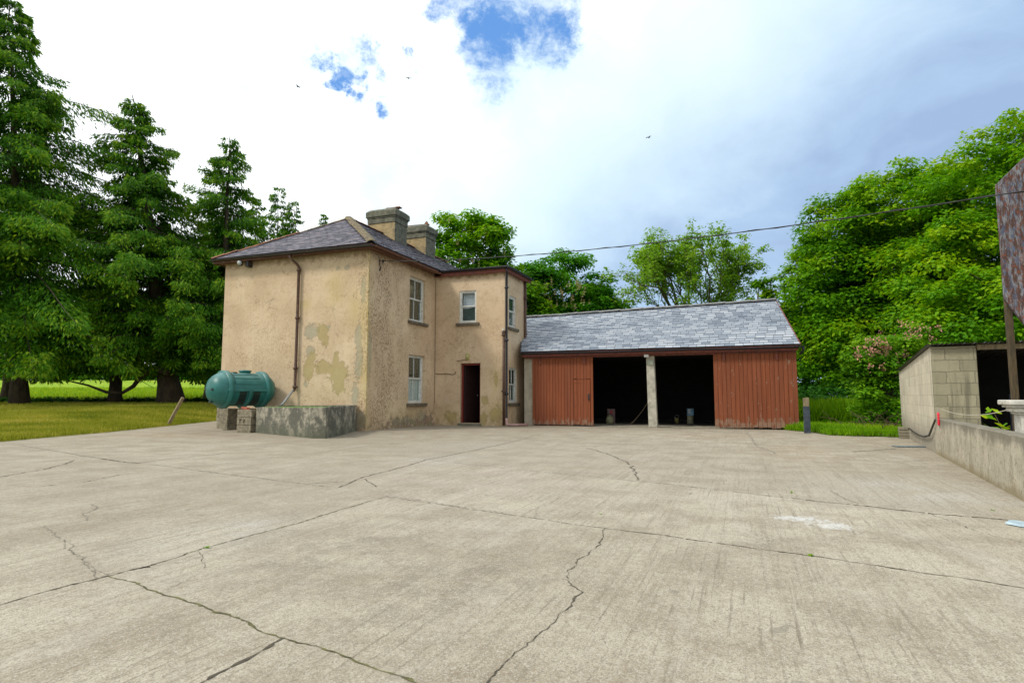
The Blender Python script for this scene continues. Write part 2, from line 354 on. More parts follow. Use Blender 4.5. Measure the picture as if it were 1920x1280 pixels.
GREYRIDGE = simple('grey_ridge', (.20, .205, .20), .85, .3, 6, .5, dirt=(.12, .13, .10))
CHIM = simple('chimney_cement', (.150, .148, .108), .95, .35, 5, .8, dirt=(.065, .070, .055), bd=.03)
CHIMF = simple('chimney_ochre', (.38, .29, .15), .95, .25, 5, .8, dirt=(.17, .15, .10), bd=.03)
POT = simple('clay_pot', (.24, .12, .07), .9, .4, 9, .5, dirt=(.15, .14, .09))
BROWNP = simple('brown_paint', (.115, .045, .025), .55, .35, 12, .3, dirt=(.20, .12, .08))
GUTTER = simple('dark_gutter', (.022, .020, .022), .5, .4, 8, .2, dirt=(.07, .05, .035))
BLACKP = simple('black_pipe', (.015, .016, .024), .45, .3, 8, .2)
PINKP = simple('pink_pipe', (.42, .26, .23), .6, .2, 8, .2)
REDFR = simple('oxblood_frame', (.16, .02, .012), .6, .25, 9, .2)
SHADEIN = simple('shade_black_interior', (.012, .011, .010), .95, .3, 3)  # near-black colour stands for the unlit gloom inside the buildings
SHADEFL = simple('shade_dark_floor', (.05, .044, .034), .95, .4, 3, .5, dirt=(.02, .018, .014))  # shade deep in the garage bays, put into the floor colour
WFRAME = simple('flaking_white_paint', (.62, .63, .58), .6, .12, 14, .3, dirt=(.36, .34, .26))
SILL = simple('dark_stone_sill', (.135, .11, .075), .9, .35, 9, .6, dirt=(.065, .07, .035))
NET = simple('net_curtain', (.78, .80, .86), .9, .15, 6, .1, stretch=(12, 12, .4))
BOARD = simple('pale_blue_shutter', (.74, .80, .80), .7, .12, 5, .2, stretch=(5, 5, .6), dirt=(.58, .62, .60))
ROOMW = simple('dim_room', (.10, .055, .035), .9, .3, 2)
def m_glass(g):
    f = g.n('ShaderNodeFresnel'); f.inputs[0].default_value = 1.5
    tr = g.n('ShaderNodeBsdfTransparent'); tr.inputs[0].default_value = (.93, .96, .96, 1)
    gl = g.n('ShaderNodeBsdfGlossy'); gl.inputs['Roughness'].default_value = .03; gl.inputs['Color'].default_value = (.85, .95, .95, 1)
    g.put(gl.inputs['Normal'], g.bump(g.noise(g.obj(), 2.5, 2), .25, .02))
    x = g.n('ShaderNodeMixShader'); g.put(x.inputs[0], g.m('MULTIPLY_ADD', f.outputs[0], .40, .02, clamp=True)); g.L.new(tr.outputs[0], x.inputs[1]); g.L.new(gl.outputs[0], x.inputs[2])
    return x.outputs[0]
GLASS = mat('old_glass', m_glass)
def m_tin(g):
    P = g.obj(); s = g.n('ShaderNodeSeparateXYZ'); g.put(s.inputs[0], P); n = g.noise(g.sc(P, (1, 1, .45)), 7, 9, .75)
    n2 = g.noise(g.sc(P, (12, 12, .7)), 1.0, 6, .6); t = g.attr('tone')
    col = g.mix(g.ss(n2, .3, .7), (.190, .050, .017), (.270, .078, .029)); col = g.mix(t, col, g.mix(.5, col, (.160, .050, .024)))
    z = s.outputs[2]; lo = g.ss(z, .60, .0, 0, .20)
    fl = g.ss(g.m('ADD', n, g.m('ADD', lo, g.m('MULTIPLY', g.attr('wear'), .19))), .655, .70)
    col = g.mix(g.m('MULTIPLY', fl, .8), col, g.mix(g.noise(P, 20, 4), (.36, .24, .16), (.17, .10, .065)))
    col = g.mix(g.m('MULTIPLY', g.ss(g.m('ADD', z, g.m('MULTIPLY', n, .3)), .32, .12), .75), col, (.11, .065, .04))
    return g.bsdf(col, .75, g.bump(g.m('ADD', n2, g.m('MULTIPLY', fl, -.6)), .4, .01), Specular_IOR_Level=.3)
REDWOOD = mat('flaking_red_boards', m_tin)
REDTRIM = simple('red_brown_trim', (.17, .045, .028), .7, .3, 10, .3, dirt=(.10, .05, .035))
PALEREND = simple('pale_render', (.40, .36, .27), .9, .2, 3, .4, dirt=(.25, .215, .15), bd=.01)
PILLAR = simple('concrete_pillar', (.42, .40, .32), .9, .2, 5, .5, dirt=(.24, .22, .165))
def m_tank(g):
    P = g.obj(); s = g.n('ShaderNodeSeparateXYZ'); g.put(s.inputs[0], P); n = g.noise(P, 4, 7, .6)
    c = g.mix(g.ss(n, .3, .7), (.010, .115, .100), (.020, .160, .140))
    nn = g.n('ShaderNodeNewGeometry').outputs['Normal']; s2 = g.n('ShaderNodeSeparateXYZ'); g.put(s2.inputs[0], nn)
    c = g.mix(g.m('MULTIPLY', g.ss(g.m('ADD', s2.outputs[2], g.m('MULTIPLY', n, .5)), .55, 1.3), .75), c, (.15, .30, .29))   # paler where the surface faces up
    c = g.mix(g.ss(g.noise(P, 30, 5, .7), .6, .75, 0, .4), c, (.03, .09, .08))
    return g.bsdf(c, .42, g.bump(n, .1, .01))
TANK = mat('green_polyethylene', m_tank)
TANKD = simple('green_recess', (.008, .022, .020), .5, .2, 8, .1)
WATER = mat('duckweed', lambda g: g.bsdf(g.mix(g.noise(g.obj(), 9, 6, .7), (.05, .14, .015), (.12, .26, .03)), .6))
BRICK = simple('red_brick', (.33, .085, .045), .85, .3, 12, .5)
WOODP = simple('weathered_wood', (.24, .19, .11), .9, .3, 9, .5, stretch=(3, 3, .5), dirt=(.11, .09, .055))
DARKWOOD = simple('dark_post_wood', (.075, .052, .022), .85, .4, 9, .5, stretch=(3, 3, .5), dirt=(.03, .025, .015))
BLUEPOST = simple('blue_black_post', (.035, .05, .07), .7, .4, 9, .4, dirt=(.10, .10, .09))
PALEWOOD = simple('bare_pale_wood', (.42, .34, .20), .9, .25, 9, .4)
BARK = simple('dark_bark', (.060, .045, .028), .95, .45, 5, .9, stretch=(1, 1, .35), bd=.04)
BARKL = simple('olive_bark', (.13, .105, .055), .95, .35, 6, .8, stretch=(1, 1, .4), bd=.03)
HOSE = simple('black_rubber', (.03, .028, .02), .6)
REDPL = simple('red_plastic', (.75, .02, .05), .4, .1)
WHITES = simple('white_moulded_stone', (.56, .54, .47), .8, .2, 8, .6, dirt=(.27, .25, .19))
WIRE = simple('black_cable', (.02, .02, .02), .6)
GALV = simple('galvanised', (.36, .37, .36), .5, .2, 9, .2, metallic=.6)
def m_rusty(g):
    P = g.obj(); n = g.noise(g.sc(P, (1.6, 1.6, .5)), 8, 9, .7); n2 = g.noise(g.sc(P, (2.5, 2.5, .6)), 9, 9, .74, .3)
    c = g.mix(g.ss(n, .40, .58), (.07, .09, .14), (.23, .235, .25)); c = g.mix(g.ss(n2, .46, .54, 0, .95), c, (.075, .032, .018))
    c = g.mix(g.ss(g.noise(P, 16, 6, .7), .52, .62, 0, .7), c, (.20, .060, .025)); c = g.mix(g.ss(g.noise(g.sc(P, (1, 1, .4)), 26, 6, .7), .62, .67, 0, .6), c, (.42, .38, .32))
    return g.bsdf(c, .8, g.bump(n2, .5, .01))
RUSTY = mat('rusted_flaking_sheet', m_rusty)
def leafmat(name, dark, mid, light, transl=.35, sat=None, rough=.5):
    def fn(g):
        t = g.attr('tone'); c = g.ramp(t, [(0, dark), (.5, mid), (1, light)])
        p = g.bsdf(c, .6, None, Specular_IOR_Level=.12)
        tl = g.n('ShaderNodeBsdfTranslucent'); g.put(tl.inputs[0], g.mix(1., c, (1.5, 1.35, .6), 'MULTIPLY'))
        x = g.n('ShaderNodeMixShader'); x.inputs[0].default_value = transl; g.L.new(p, x.inputs[1]); g.L.new(tl.outputs[0], x.inputs[2])
        return x.outputs[0]
    return mat(name, fn)
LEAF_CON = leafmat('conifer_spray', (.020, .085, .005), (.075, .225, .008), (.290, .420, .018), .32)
LEAF_CHE = leafmat('chestnut_leaf', (.05, .160, .006), (.120, .320, .008), (.24, .42, .012), .4)
LEAF_SYC = leafmat('sycamore_leaf', (.040, .150, .004), (.130, .350, .005), (.360, .510, .010), .42)
LEAF_DRK = leafmat('deep_green_leaf', (.020, .120, .004), (.060, .250, .006), (.170, .390, .010), .38)
LEAF_ASH = leafmat('young_ash_leaf', (.09, .24, .015), (.19, .38, .030), (.36, .52, .060), .42)
BLOSSOM = simple('cream_blossom', (.62, .50, .30), .8, .25, 9)
PINKFL = simple('pink_blossom', (.52, .26, .18), .8, .35, 9)
GRASS_Y = leafmat('dry_lawn_grass', (.130, .180, .014), (.290, .315, .030), (.48, .42, .10), .3)
GRASS_G = leafmat('lush_grass', (.075, .220, .005), (.200, .400, .008), (.380, .500, .018), .35)
def m_ground(c1, c2, c3):
    def fn(g):
        P = g.obj(); n = g.noise(P, .35, 6, .6); n2 = g.noise(P, 7, 6, .7)
        c = g.mix(g.ss(n, .40, .60), c1, c2); c = g.mix(g.ss(n2, .46, .64, 0, .8), c, c3)
        return g.bsdf(c, .95, g.bump(n2, .8, .05), Specular_IOR_Level=.1)
    return fn
LAWNM = mat('lawn_soil', m_ground((.180, .215, .022), (.310, .275, .065), (.095, .125, .014)))
FIELDM = mat('yellow_green_meadow', m_ground((.20, .35, .015), (.33, .41, .02), (.12, .25, .012)))  # bright yellow-green is the meadow's own colour
GROUNDM = mat('rough_ground', m_ground((.05, .09, .015), (.07, .10, .02), (.03, .05, .01)))
RGRASSM = mat('verge_soil', m_ground((.09, .19, .010), (.15, .24, .012), (.05, .10, .008)))
LITTER = simple('brown_litter', (.10, .065, .035), .95, .5, 9)
# ------------------------------------------------------------------ ground
TH = R(-21); Uw = Vector((math.cos(TH), math.sin(TH), 0)); Vw = Vector((-math.sin(TH), math.cos(TH), 0))
def yl(p): return (p.x*Uw.x + p.y*Uw.y, p.x*Vw.x + p.y*Vw.y)     # world -> yard frame
mb = MB(); mb.quad((-700, -300, -.08), (700, -300, -.08), (700, 1200, -.08), (-700, 1200, -.08)); struct(mb.build('ground', GROUNDM))
def grid_obj(name, fn, ns, nt_, material):
    v = [tuple(fn(s/(ns-1), t/(nt_-1))) for t in range(nt_) for s in range(ns)]
    f = [(t*ns+s, t*ns+s+1, (t+1)*ns+s+1, (t+1)*ns+s) for t in range(nt_-1) for s in range(ns-1)]
    me = bpy.data.meshes.new(name); me.from_pydata(v, [], f); me.materials.append(material); me.shade_smooth()
    o = bpy.data.objects.new(name, me); COL.objects.link(o); return o
# yard sheet with its joints and cracks
me = None; mb = MB(); st = .12
xs = np.arange(-26, 10, st); ys = np.arange(-8, 26, st)
for y in ys:
    for x in xs: mb.v.append((x, y, 0.))
nx = len(xs)
for j in range(len(ys)-1):
    for i in range(nx-1):
        b = j*nx+i; cx, cy = xs[i], ys[j]; wx = cx*Uw.x + cy*Vw.x; wy = cx*Uw.y + cy*Vw.y
        if wx < -14.5 or wx > 13 or (wx > 9.6 and wy > 16.7) or (wx > 9.25 and wy > 17.5): continue
        mb.f.append((b, b+1, b+nx+1, b+nx)); mb.mi.append(0); mb.tone.append(0)
def crack(pts, w0_, mi, jit=.02, gap=0., z=.003, step=.025):
    jit *= .42; w0 = w0_*(.50 if pts[0][1] > 960 else .95)
    P = [Vector((*yl(gp(*p)), 0)) for p in pts]; line = []
    for a, b in zip(P, P[1:]):
        n = max(1, int((b-a).length/step))
        for k in range(n): line.append(a.lerp(b, k/n))
    line.append(P[-1]); off = 0; q = []
    for k, p in enumerate(line):
        off = off*.86 + random.uniform(-jit, jit); t = (line[min(k+1, len(line)-1)]-line[max(0, k-1)]).normalized(); nrm = Vector((-t.y, t.x, 0))
        ww = w0*(.12 + abs(random.gauss(0, .42)) + .25*abs(mnoise.noise(Vector((p.x*6, p.y*6, 3))))); c = p+nrm*off; q.append((c-nrm*ww, c+nrm*ww))
    for k in range(len(q)-1):
        if random.random() < gap: continue
        a, b = q[k]; c, d = q[k+1]; mb.quad((a.x, a.y, z), (b.x, b.y, z), (d.x, d.y, z), (c.x, c.y, z), mi)
h = lambda L: [(x/2, 780+y/2) for x, y in L]
h2 = lambda L: [(960+x/2, 780+y/2) for x, y in L]
crack([(-120,1172),(0,1133),(60,1115),(150,1092),(205,1079)], .018, 1); crack([(205,1079),(240,1069),(275,1062),(345,1040)], .028, 1, .012)
crack([(262,1066),(278,1061),(276,1064)], .05, 1, .01)
crack([(345,1040),(380,1028),(420,1018),(560,980),(640,955),(722,931)], .017, 2, .012)
crack([(635,914),(680,895),(760,874),(800,862),(860,850),(945,832),(1000,818)], .020, 1, .02, .15)
crack([(80,985),(160,1055),(205,1079)], .012, 3, .02, .3); crack([(205,1079),(255,1095),(360,1130),(440,1160),(480,1178),(530,1196)], .018, 2, .02)
crack([(530,1196),(590,1212),(660,1238),(760,1278),(820,1305)], .017, 2, .018); crack([(530,1196),(500,1215),(450,1240),(405,1262),(350,1295)], .024, 1, .012)
crack([(722,931),(860,950),(960,965),(1132,990)], .014, 3, .02, .25); crack([(1132,990),(1240,1003),(1400,1025),(1520,1042),(1680,1065),(1960,1108)], .020, 1, .02, .04)
crack([(790,860),(960,879),(1230,905),(1340,917),(1510,937)], .013, 3, .02, .2); crack([(1510,937),(1610,947),(1740,962),(1930,978)], .020, 1, .02, .03)
crack(h([(0,228),(170,200),(250,175),(270,165)]), .02, 1, .04, .1); crack(h([(145,265),(330,245),(450,220)]), .014, 1, .04, .25)
crack(h([(205,435),(245,460),(310,540),(395,600)]), .01, 3, .04, .1); crack(h([(350,330),(355,345),(305,365),(330,390)]), .012, 3, .03)
crack(h([(70,108),(380,160)]), .03, 3, .02, .2); crack(h([(380,158),(430,168),(525,177)]), .04, 1, .03); crack(h([(525,177),(600,165),(800,145),(1090,100)]), .024, 3, .02, .2)
crack(h([(560,180),(950,230),(1230,265)]), .022, 3, .03, .3); crack(h([(1145,255),(1290,245)]), .012, 1, .02); crack(h([(740,505),(765,530),(765,570)]), .006, 1, .02)
crack(h([(620,650),(700,615),(740,590)]), .005, 3, .02); crack(h([(205,435),(120,400),(40,395)]), .006, 3, .02, .4)
crack(h([(1370,235),(1410,265)]), .012, 1, .02); crack(h([(1450,298),(1600,320),(1900,365)]), .010, 3, .03, .3)
crack([(1132,990),(1125,1010),(1120,1025),(1095,1045),(1065,1075),(1063,1087),(1083,1110),(1070,1135),(1045,1158),(1010,1185),(985,1210),(960,1240),(925,1290)], .011, 1, .03)
crack(h2([(280,120),(360,140),(430,170),(465,205),(465,240)]), .017, 1, .05, .1); crack(h2([(280,120),(400,100),(470,80)]), .012, 3, .05, .2)
crack(h2([(1560,362),(1700,415),(1810,450),(1900,475)]), .010, 1, .03, .2); crack(h2([(1200,280),(1240,305),(1300,330)]), .012, 3, .03)
crack(h2([(1280,133),(1360,128),(1440,122)]), .035, 1, .01); crack(h2([(880,60),(915,110),(990,140)]), .015, 3, .05); crack(h2([(80,380),(140,320),(260,250)]), .008, 3, .06, .3)
crack([(0,815),(200,800),(380,793)], .02, 3, .03, .4) if 0 else None
yard = mb.build('concrete_yard', [CONCRETE, CRACK, MOSSJ, FADEJ]); yard.rotation_euler = (0, 0, TH); struct(yard)
def slabtone(co):
    # which side of the long joints a point lies on: each pour weathered differently
    def side(p, q):
        a = yl(gp(*p)); b = yl(gp(*q)); return (b[0]-a[0])*(co[:, 1]-a[1]) - (b[1]-a[1])*(co[:, 0]-a[0]) > 0
    A = side((205, 1079), (722, 931)); B = side((205, 1079), (530, 1196)); C = side((1132, 990), (1960, 1108)); D_ = side((1230, 905), (1930, 978)); E_ = side((640, 912), (945, 832))
    return (.2 + .5*(A & B) + .35*((~A) & (~C)) + .75*(D_ & C) - .2*(C & ~D_) + .5*(A & E_))
pattr(yard, 'slab', slabtone)
def PB(L):        # blobs from photo points on the ground -> yard frame
    r = []
    for (px, py, rx, ry) in L: a, b = yl(gp(px, py)); r.append((a, b, rx, ry))
    return r
for nm_, L in dict(white=[(1500,972,.32,.22),(1560,985,.25,.25),(1470,968,.2,.12)], pale=[(1780,930,1.2,.9),(1700,910,.9,.6),(380,1008,.45,.5),(450,990,.3,.5),(880,835,.8,1.2),(1890,940,.5,.5),(830,860,.6,.9)],
                   rust=[(1330,818,1.3,.8),(1400,815,.8,.5),(330,815,2,1.2),(1500,845,.6,2)], pink=[(960,880,2.5,2.5),(860,900,2,2),(1100,870,2,2),(1000,850,3,2)],
                   dark=[(415,815,.8,.6),(470,818,.8,.5),(1750,870,.7,1.6),(1840,900,.4,1.2),(1700,840,1.2,.8),(900,1080,.5,.8),(650,1040,.6,1),(1420,1010,.3,.3),(700,810,3,.5),(800,1100,.5,.8)]).items():
    pattr(yard, nm_, lambda co, L=L: blobs(co[:, 0], co[:, 1], PB(L)))
# lawn, field
def jit(a, s=.25): return mnoise.noise(Vector((a*s*3.1, 7.7, 0)))
def lawn_edge(Y):
    x = -12.45 if Y < 18.8 else -12.45 - (Y-18.8)*.10
    return x + .12*mnoise.noise(Vector((Y*.9, 3, 0))) + .05*mnoise.noise(Vector((Y*3.5, 9, 0)))
def sst(x): x = max(0., min(1., x)); return x*x*(3-2*x)
def lawn_z(X, Y):
    d = lawn_edge(Y) - X
    return .012 + .05*sst(d/.5) + .62*sst((Y-14)/22)*sst(d/4) + .02*mnoise.noise(Vector((X*.6, Y*.6, 2)))
def lawn_pt(s, t):
    Y = -4 + s*56; X = lawn_edge(Y) - (t**1.6)*75; return (X, Y, lawn_z(X, Y) - (.03 if t == 0 else 0))
struct(grid_obj('lawn', lawn_pt, 260, 90, LAWNM))
def field_z(Y): return .55 + (Y-42)*.040
struct(grid_obj('field', lambda s, t: (-230+s*240, 41+t*130, field_z(41+t*130)+.25*mnoise.noise(Vector((s*30, t*20, 0)))), 80, 60, FIELDM))
# verge to the right of the garage
EP = [(9.0, 20.4), (9.28, 18.6), (9.1, 17.35), (9.5, 16.95), (10.25, 16.75), (10.6, 16.2), (11.0, 15.6)]; EQ = [(9.5, 48), (13, 48), (18, 46), (24, 42), (30, 36), (34, 30), (34, 22)]
def lerpl(L, s):
    k = min(len(L)-2, int(s*(len(L)-1))); f = s*(len(L)-1)-k; return L[k][0]*(1-f)+L[k+1][0]*f, L[k][1]*(1-f)+L[k+1][1]*f
def verge_z(d): return .01 + .10*sst(d/1.0) + .5*sst((d-3)/20)
def verge_pt(s, t):
    a = lerpl(EP, s); b = lerpl(EQ, s); f = t**1.8; x = a[0]*(1-f)+b[0]*f; y = a[1]*(1-f)+b[1]*f
    j = .1*mnoise.noise(Vector((s*25, 5, 0)))*(1-f); d = math.hypot(x-a[0], y-a[1]); return (x+j, y+j, verge_z(d) - (.03 if t == 0 else 0))
struct(grid_obj('grass_verge', verge_pt, 80, 50, RGRASSM))
# ------------------------------------------------------------------ numpy leaf meshes
def quads(name, C, A, B, tone, mats, parent=None, mi=None, fold=0.):
    """C base points, A long half axis*2, B half width vectors -> rhombus leaves"""
    n = len(C); V = np.empty((n, 4, 3), np.float32); V[:, 0] = C; V[:, 1] = C + A*.45 + B; V[:, 2] = C + A; V[:, 3] = C + A*.45 - B
    me = bpy.data.meshes.new(name); me.vertices.add(n*4); me.vertices.foreach_set('co', V.reshape(-1)); me.loops.add(n*4)
    me.loops.foreach_set('vertex_index', np.arange(n*4, dtype=np.int32)); me.polygons.add(n)
    me.polygons.foreach_set('loop_start', np.arange(0, n*4, 4, dtype=np.int32))
    if not isinstance(mats, (list, tuple)): mats = [mats]
    for m_ in mats: me.materials.append(m_)
    if mi is not None: me.polygons.foreach_set('material_index', mi.astype(np.int32))
    a = me.attributes.new('tone', 'FLOAT', 'FACE'); a.data.foreach_set('value', np.clip(tone, 0, 1).astype(np.float32))
    me.update(calc_edges=True); me.validate()
    o = bpy.data.objects.new(name, me); COL.objects.link(o)
    if parent: o.parent = parent
    return o
def unit(a): return a/np.maximum(np.linalg.norm(a, axis=-1, keepdims=True), 1e-6)
def grass(name, pts, hmin, hmax, wd, material, label, rng, lean=.5):
    n = len(pts); P = np.array(pts, np.float32); hh = rng.uniform(hmin, hmax, n)
    az = rng.uniform(0, 6.283, n); ln = rng.uniform(0, lean, n); A = np.stack([np.cos(az)*ln*hh, np.sin(az)*ln*hh, hh], 1)
    b = rng.uniform(0, 6.283, n); B = np.stack([np.cos(b), np.sin(b), 0*b], 1)*wd*rng.uniform(.6, 1.3, n)[:, None]
    nz_ = np.array([mnoise.noise(Vector((p[0]*.5, p[1]*.5, 0))) for p in pts])
    o = quads(name, P, A, B, .45 + nz_*.5 + rng.uniform(-.25, .25, n), material); return tag(o, label, 'grass', kind='stuff')
rng = np.random.default_rng(3)
pts = []
while len(pts) < 90000:
    Y = rng.uniform(11, 39)
    if rng.random() > (14/Y)**1.2: continue
    X = lawn_edge(Y) - abs(rng.exponential(9)) + rng.uniform(-.04, .06)
    if X < -.90*Y-2: continue
    pts.append((X, Y, lawn_z(min(X, lawn_edge(Y)), Y)-.01))
grass('grass', pts, .05, .15, .014, GRASS_Y, 'short yellowish lawn grass left of the concrete yard', rng)
pts = []
while len(pts) < 42000:
    s = rng.random(); t = rng.random()**1.5*.75; p = verge_pt(s, t); pts.append((p[0]+rng.normal(0, .04), p[1]+rng.normal(0, .04), p[2]-.01))
grass('grass', pts, .06, .22, .012, GRASS_G, 'bright green short grass beside the red garage', rng)
pts = []
while len(pts) < 26000:
    x = rng.uniform(9.5, 20); y = rng.uniform(21.5, 30); 
    if x < 9.6+(y-21)*.3: continue
    pts.append((x, y, .12+.2*mnoise.noise(Vector((x*.5, y*.5, 1)))))
grass('tall_grass', pts, .35, .95, .03, GRASS_G, 'tall lush grass in front of the dark trees', rng, .7)
pts = [];
for _ in range(60000):
    X = rng.uniform(-75, -8); Y = rng.uniform(41, 75); pts.append((X, Y, field_z(Y)-.05))
grass('meadow_grass', pts, .25, .6, .06, leafmat('meadow_blade', (.13, .27, .010), (.27, .42, .02), (.42, .48, .03), .35), 'bright yellow green meadow beyond the conifers', rng, .6)
# ------------------------------------------------------------------ trees
def pack(L): return np.concatenate(L, 0)
def clump_leaves(rng, c, rc, n, size, droop=.25, flat=.65):
    d = unit(rng.normal(0, 1, (n, 3))); d[:, 2] = np.where(d[:, 2] < -.35, -d[:, 2], d[:, 2])
    P = c + d*rc*rng.uniform(.35, 1.05, (n, 1))*np.array([1, 1, flat])
    N = unit(d*.55 + np.array([0, 0, .75]) + rng.normal(0, .28, (n, 3)))
    out = d + rng.normal(0, .6, (n, 3)); out[:, 2] -= droop
    A = unit(out - N*np.sum(out*N, 1, keepdims=True)); s = size*rng.uniform(.6, 1.3, (n, 1))
    B = np.cross(N, A)*s*.33
    return P, A*s, B
def ellips_pts(rng, e, n, lo=.8, hi=1.08, zmin=-9):
    cx, cy, cz, rx, ry, rz = e; out = []
    while len(out) < n:
        d = rng.normal(0, 1, 3); d /= np.linalg.norm(d); r = rng.uniform(lo, hi)
        k = 1 + .20*mnoise.noise(Vector(d*2.2)+Vector((cx, cy, cz)))
        p = np.array([cx+d[0]*rx*r*k, cy+d[1]*ry*r*k, cz+d[2]*rz*r*k])
        if p[2] < zmin: continue
        out.append(p)
    return out
def limbs(mb, base, top, targets, r0, mi=0, n=8, wob=.25):
    base = Vector(base); top = Vector(top); L = (top-base).length; pts = []
    for k in range(9):
        f = k/8; pts.append(base.lerp(top, f) + Vector((mnoise.noise(Vector((k*.7, base.x, 0))), mnoise.noise(Vector((k*.7, base.x, 5))), 0))*wob*f)
    mb.tube(pts, [r0*(1.25 if k == 0 else 1)*(1-.75*k/8) for k in range(9)], n, mi)
    for t in targets:
        t = Vector(t); f = min(.9, max(.18, ((t.z-base.z)*.62)/max(.1, top.z-base.z))) * random.uniform(.75, 1); k = f*8; i = int(k); s = pts[i].lerp(pts[min(8, i+1)], k-i)
        mid = s.lerp(t, .5) + Vector((0, 0, (t-s).length*.10)); rr = r0*(1-.75*f)*.45
        q = [s, s.lerp(mid, .5)+Vector((0, 0, .1)), mid, mid.lerp(t, .5), t]; mb.tube(q, [rr, rr*.8, rr*.6, rr*.4, rr*.15], 5, mi, cap=False)
def broadleaf(name, label, cat, base, ells, nclump, rcl, nleaf, size, leaf, bark, r0, seed, zmin=1., group=None, blossom=None, top=None, inner=.25, lo=.78):
    rng = np.random.default_rng(seed); t = thing(name, label, cat, base, 0, group); b0 = np.array(base)
    vol = [e[3]*e[4]*e[5] for e in ells]; tot = sum(v**.67 for v in vol); P = []; A = []; B = []; T = []; cents = []
    for e, v in zip(ells, vol):
        n = max(3, int(nclump*v**.67/tot)); cs = ellips_pts(rng, e, n, lo, 1.09, zmin) + ellips_pts(rng, e, int(n*inner), .25, .75, zmin)
        for c in cs:
            rc = rcl*rng.uniform(.45, 1.5); p, a, b = clump_leaves(rng, c-b0, rc, int(nleaf*(rc/rcl)**1.6), size); tn = rng.uniform(.18, .72)
            P.append(p); A.append(a); B.append(b); T.append(tn + rng.normal(0, .13, len(p)) + .12*(p[:, 2]+b0[2]-e[2])/e[5]); cents.append(c-b0)
    quads('crown', pack(P), pack(A), pack(B), np.concatenate(T), leaf, t)
    mb = MB(); top = top or (0, 0, max(e[2]+e[5]*.55 for e in ells)-base[2]); sel = [cents[i] for i in rng.choice(len(cents), min(34, len(cents)), replace=False)]
    limbs(mb, (0, 0, -.2), top, sel, r0); mb.build('trunk', bark, t, True)
    if blossom:
        P = []; A = []; B = []
        for (bx, by, bz, rx, ry, rz, nb) in blossom:
            for _ in range(nb):
                c = np.array([bx, by, bz]) + rng.uniform(-1, 1, 3)*np.array([rx, ry, rz]) - b0
                for k in range(14):
                    hh = rng.uniform(0, .42); a = rng.uniform(0, 6.28); d = np.array([math.cos(a), math.sin(a), .5]); w_ = .10*(1-hh/.5)
                    P.append(c+np.array([0, 0, hh])); A.append(d*w_*1.5); B.append(np.cross(d, (0, 0, 1))*.05)
        quads('blossom', np.array(P), np.array(A), np.array(B), rng.uniform(.2, .8, len(P)), BLOSSOM, t)
    return t
def conifer(name, label, base, H, Rm, nbr, leaf, bark, r0, seed, zlow=2., lean=(0, 0), dens=240, group=None, size=.3, droop=.35, extra=(), wide=1.):
    rng = np.random.default_rng(seed); t = thing(name, label, 'conifer', base, 0, group)
    mb = MB(); tp = []
    for k in range(13):
        f = k/12; tp.append(Vector((lean[0]*f + .2*mnoise.noise(Vector((k*.6, seed, 0)))*f*2, lean[1]*f, -.3 + (H+.3)*f)))
    mb.tube(tp, [r0*(1.35 if k == 0 else 1)*(1-.97*k/12) for k in range(13)], 10)
    def axis(z): f = z/H; return np.array([lean[0]*f, lean[1]*f, z])
    P = []; A = []; B = []; T = []
    brs = []
    for i in range(nbr):
        f = (i+rng.random())/nbr; f = f**.85; z = zlow + (H*.985-zlow)*f
        fr = (z-zlow)/(H-zlow); prof = (1-fr)**.72*(.75+.25*min(1, fr*5)); a_ = rng.uniform(0, 6.283); l = Rm*prof*rng.uniform(.6, 1.1)*(1+.55*mnoise.noise(Vector((math.cos(a_)*1.3, math.sin(a_)*1.3, z*.33+seed))))+.22
        brs.append((z, a_, l, rng.uniform(.0, .35)))
    brs += list(extra)
    for (z, az, l, el) in brs:
        s = axis(z); d = np.array([math.cos(az), math.sin(az), 0]); side = np.array([-d[1], d[0], 0]); n = int(dens*1.45*(l/3.)**1.25)+14
        tt = np.linspace(0, 1, 6); path = [s + d*l*q + np.array([0, 0, l*(el*q*1.2 - droop*q*q*1.6 + .22*q**4)]) for q in tt]
        if l > 1.: mb.tube(path, [r0*.09*(l/6)*(1-q*.9)+.006 for q in tt], 4, 0, cap=False)
        q = rng.uniform(.12, 1, n)**.8; lat = rng.uniform(-1, 1, n)*(.42*l*np.sqrt(np.clip(1-q, 0, 1))*.55+.10)*wide
        pp = s + d*(l*q)[:, None] + side*lat[:, None]; pp[:, 2] += l*(el*q*1.2 - droop*q*q*1.6 + .22*q**4) - np.abs(lat)*.35 - rng.exponential(.13, n)*min(1.6, .35+l*.25) + rng.normal(.03, .07, n)*min(1.5, l*.4)
        zmn = 1.75+.4*math.sin(az*3); pp[:, 2] = np.where(pp[:, 2] < zmn, zmn+rng.uniform(0, 1.2, n), pp[:, 2]); dirs = d*.55 + side*(np.sign(lat)*rng.uniform(.1, .8, n))[:, None] + rng.normal(0, .22, (n, 3)); dirs[:, 2] -= rng.uniform(.25, 1.3, n); dirs = unit(dirs)
        sz = size*.82*rng.uniform(.5, 1.25, (n, 1)); nn = unit(rng.normal(0, 1, (n, 3)) + d*1.0 + np.array([0, 0, .6])); Bv = unit(np.cross(dirs, nn))*sz*.15
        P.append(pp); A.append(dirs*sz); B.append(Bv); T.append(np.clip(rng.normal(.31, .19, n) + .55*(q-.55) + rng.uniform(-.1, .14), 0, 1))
    mb.build('trunk', bark, t, True)
    quads('crown', pack(P), pack(A), pack(B), np.concatenate(T), leaf, t)
    return t
GC = 'old conifers behind the lawn'
def az_to_cam(b): return math.atan2(-b[1], -b[0])
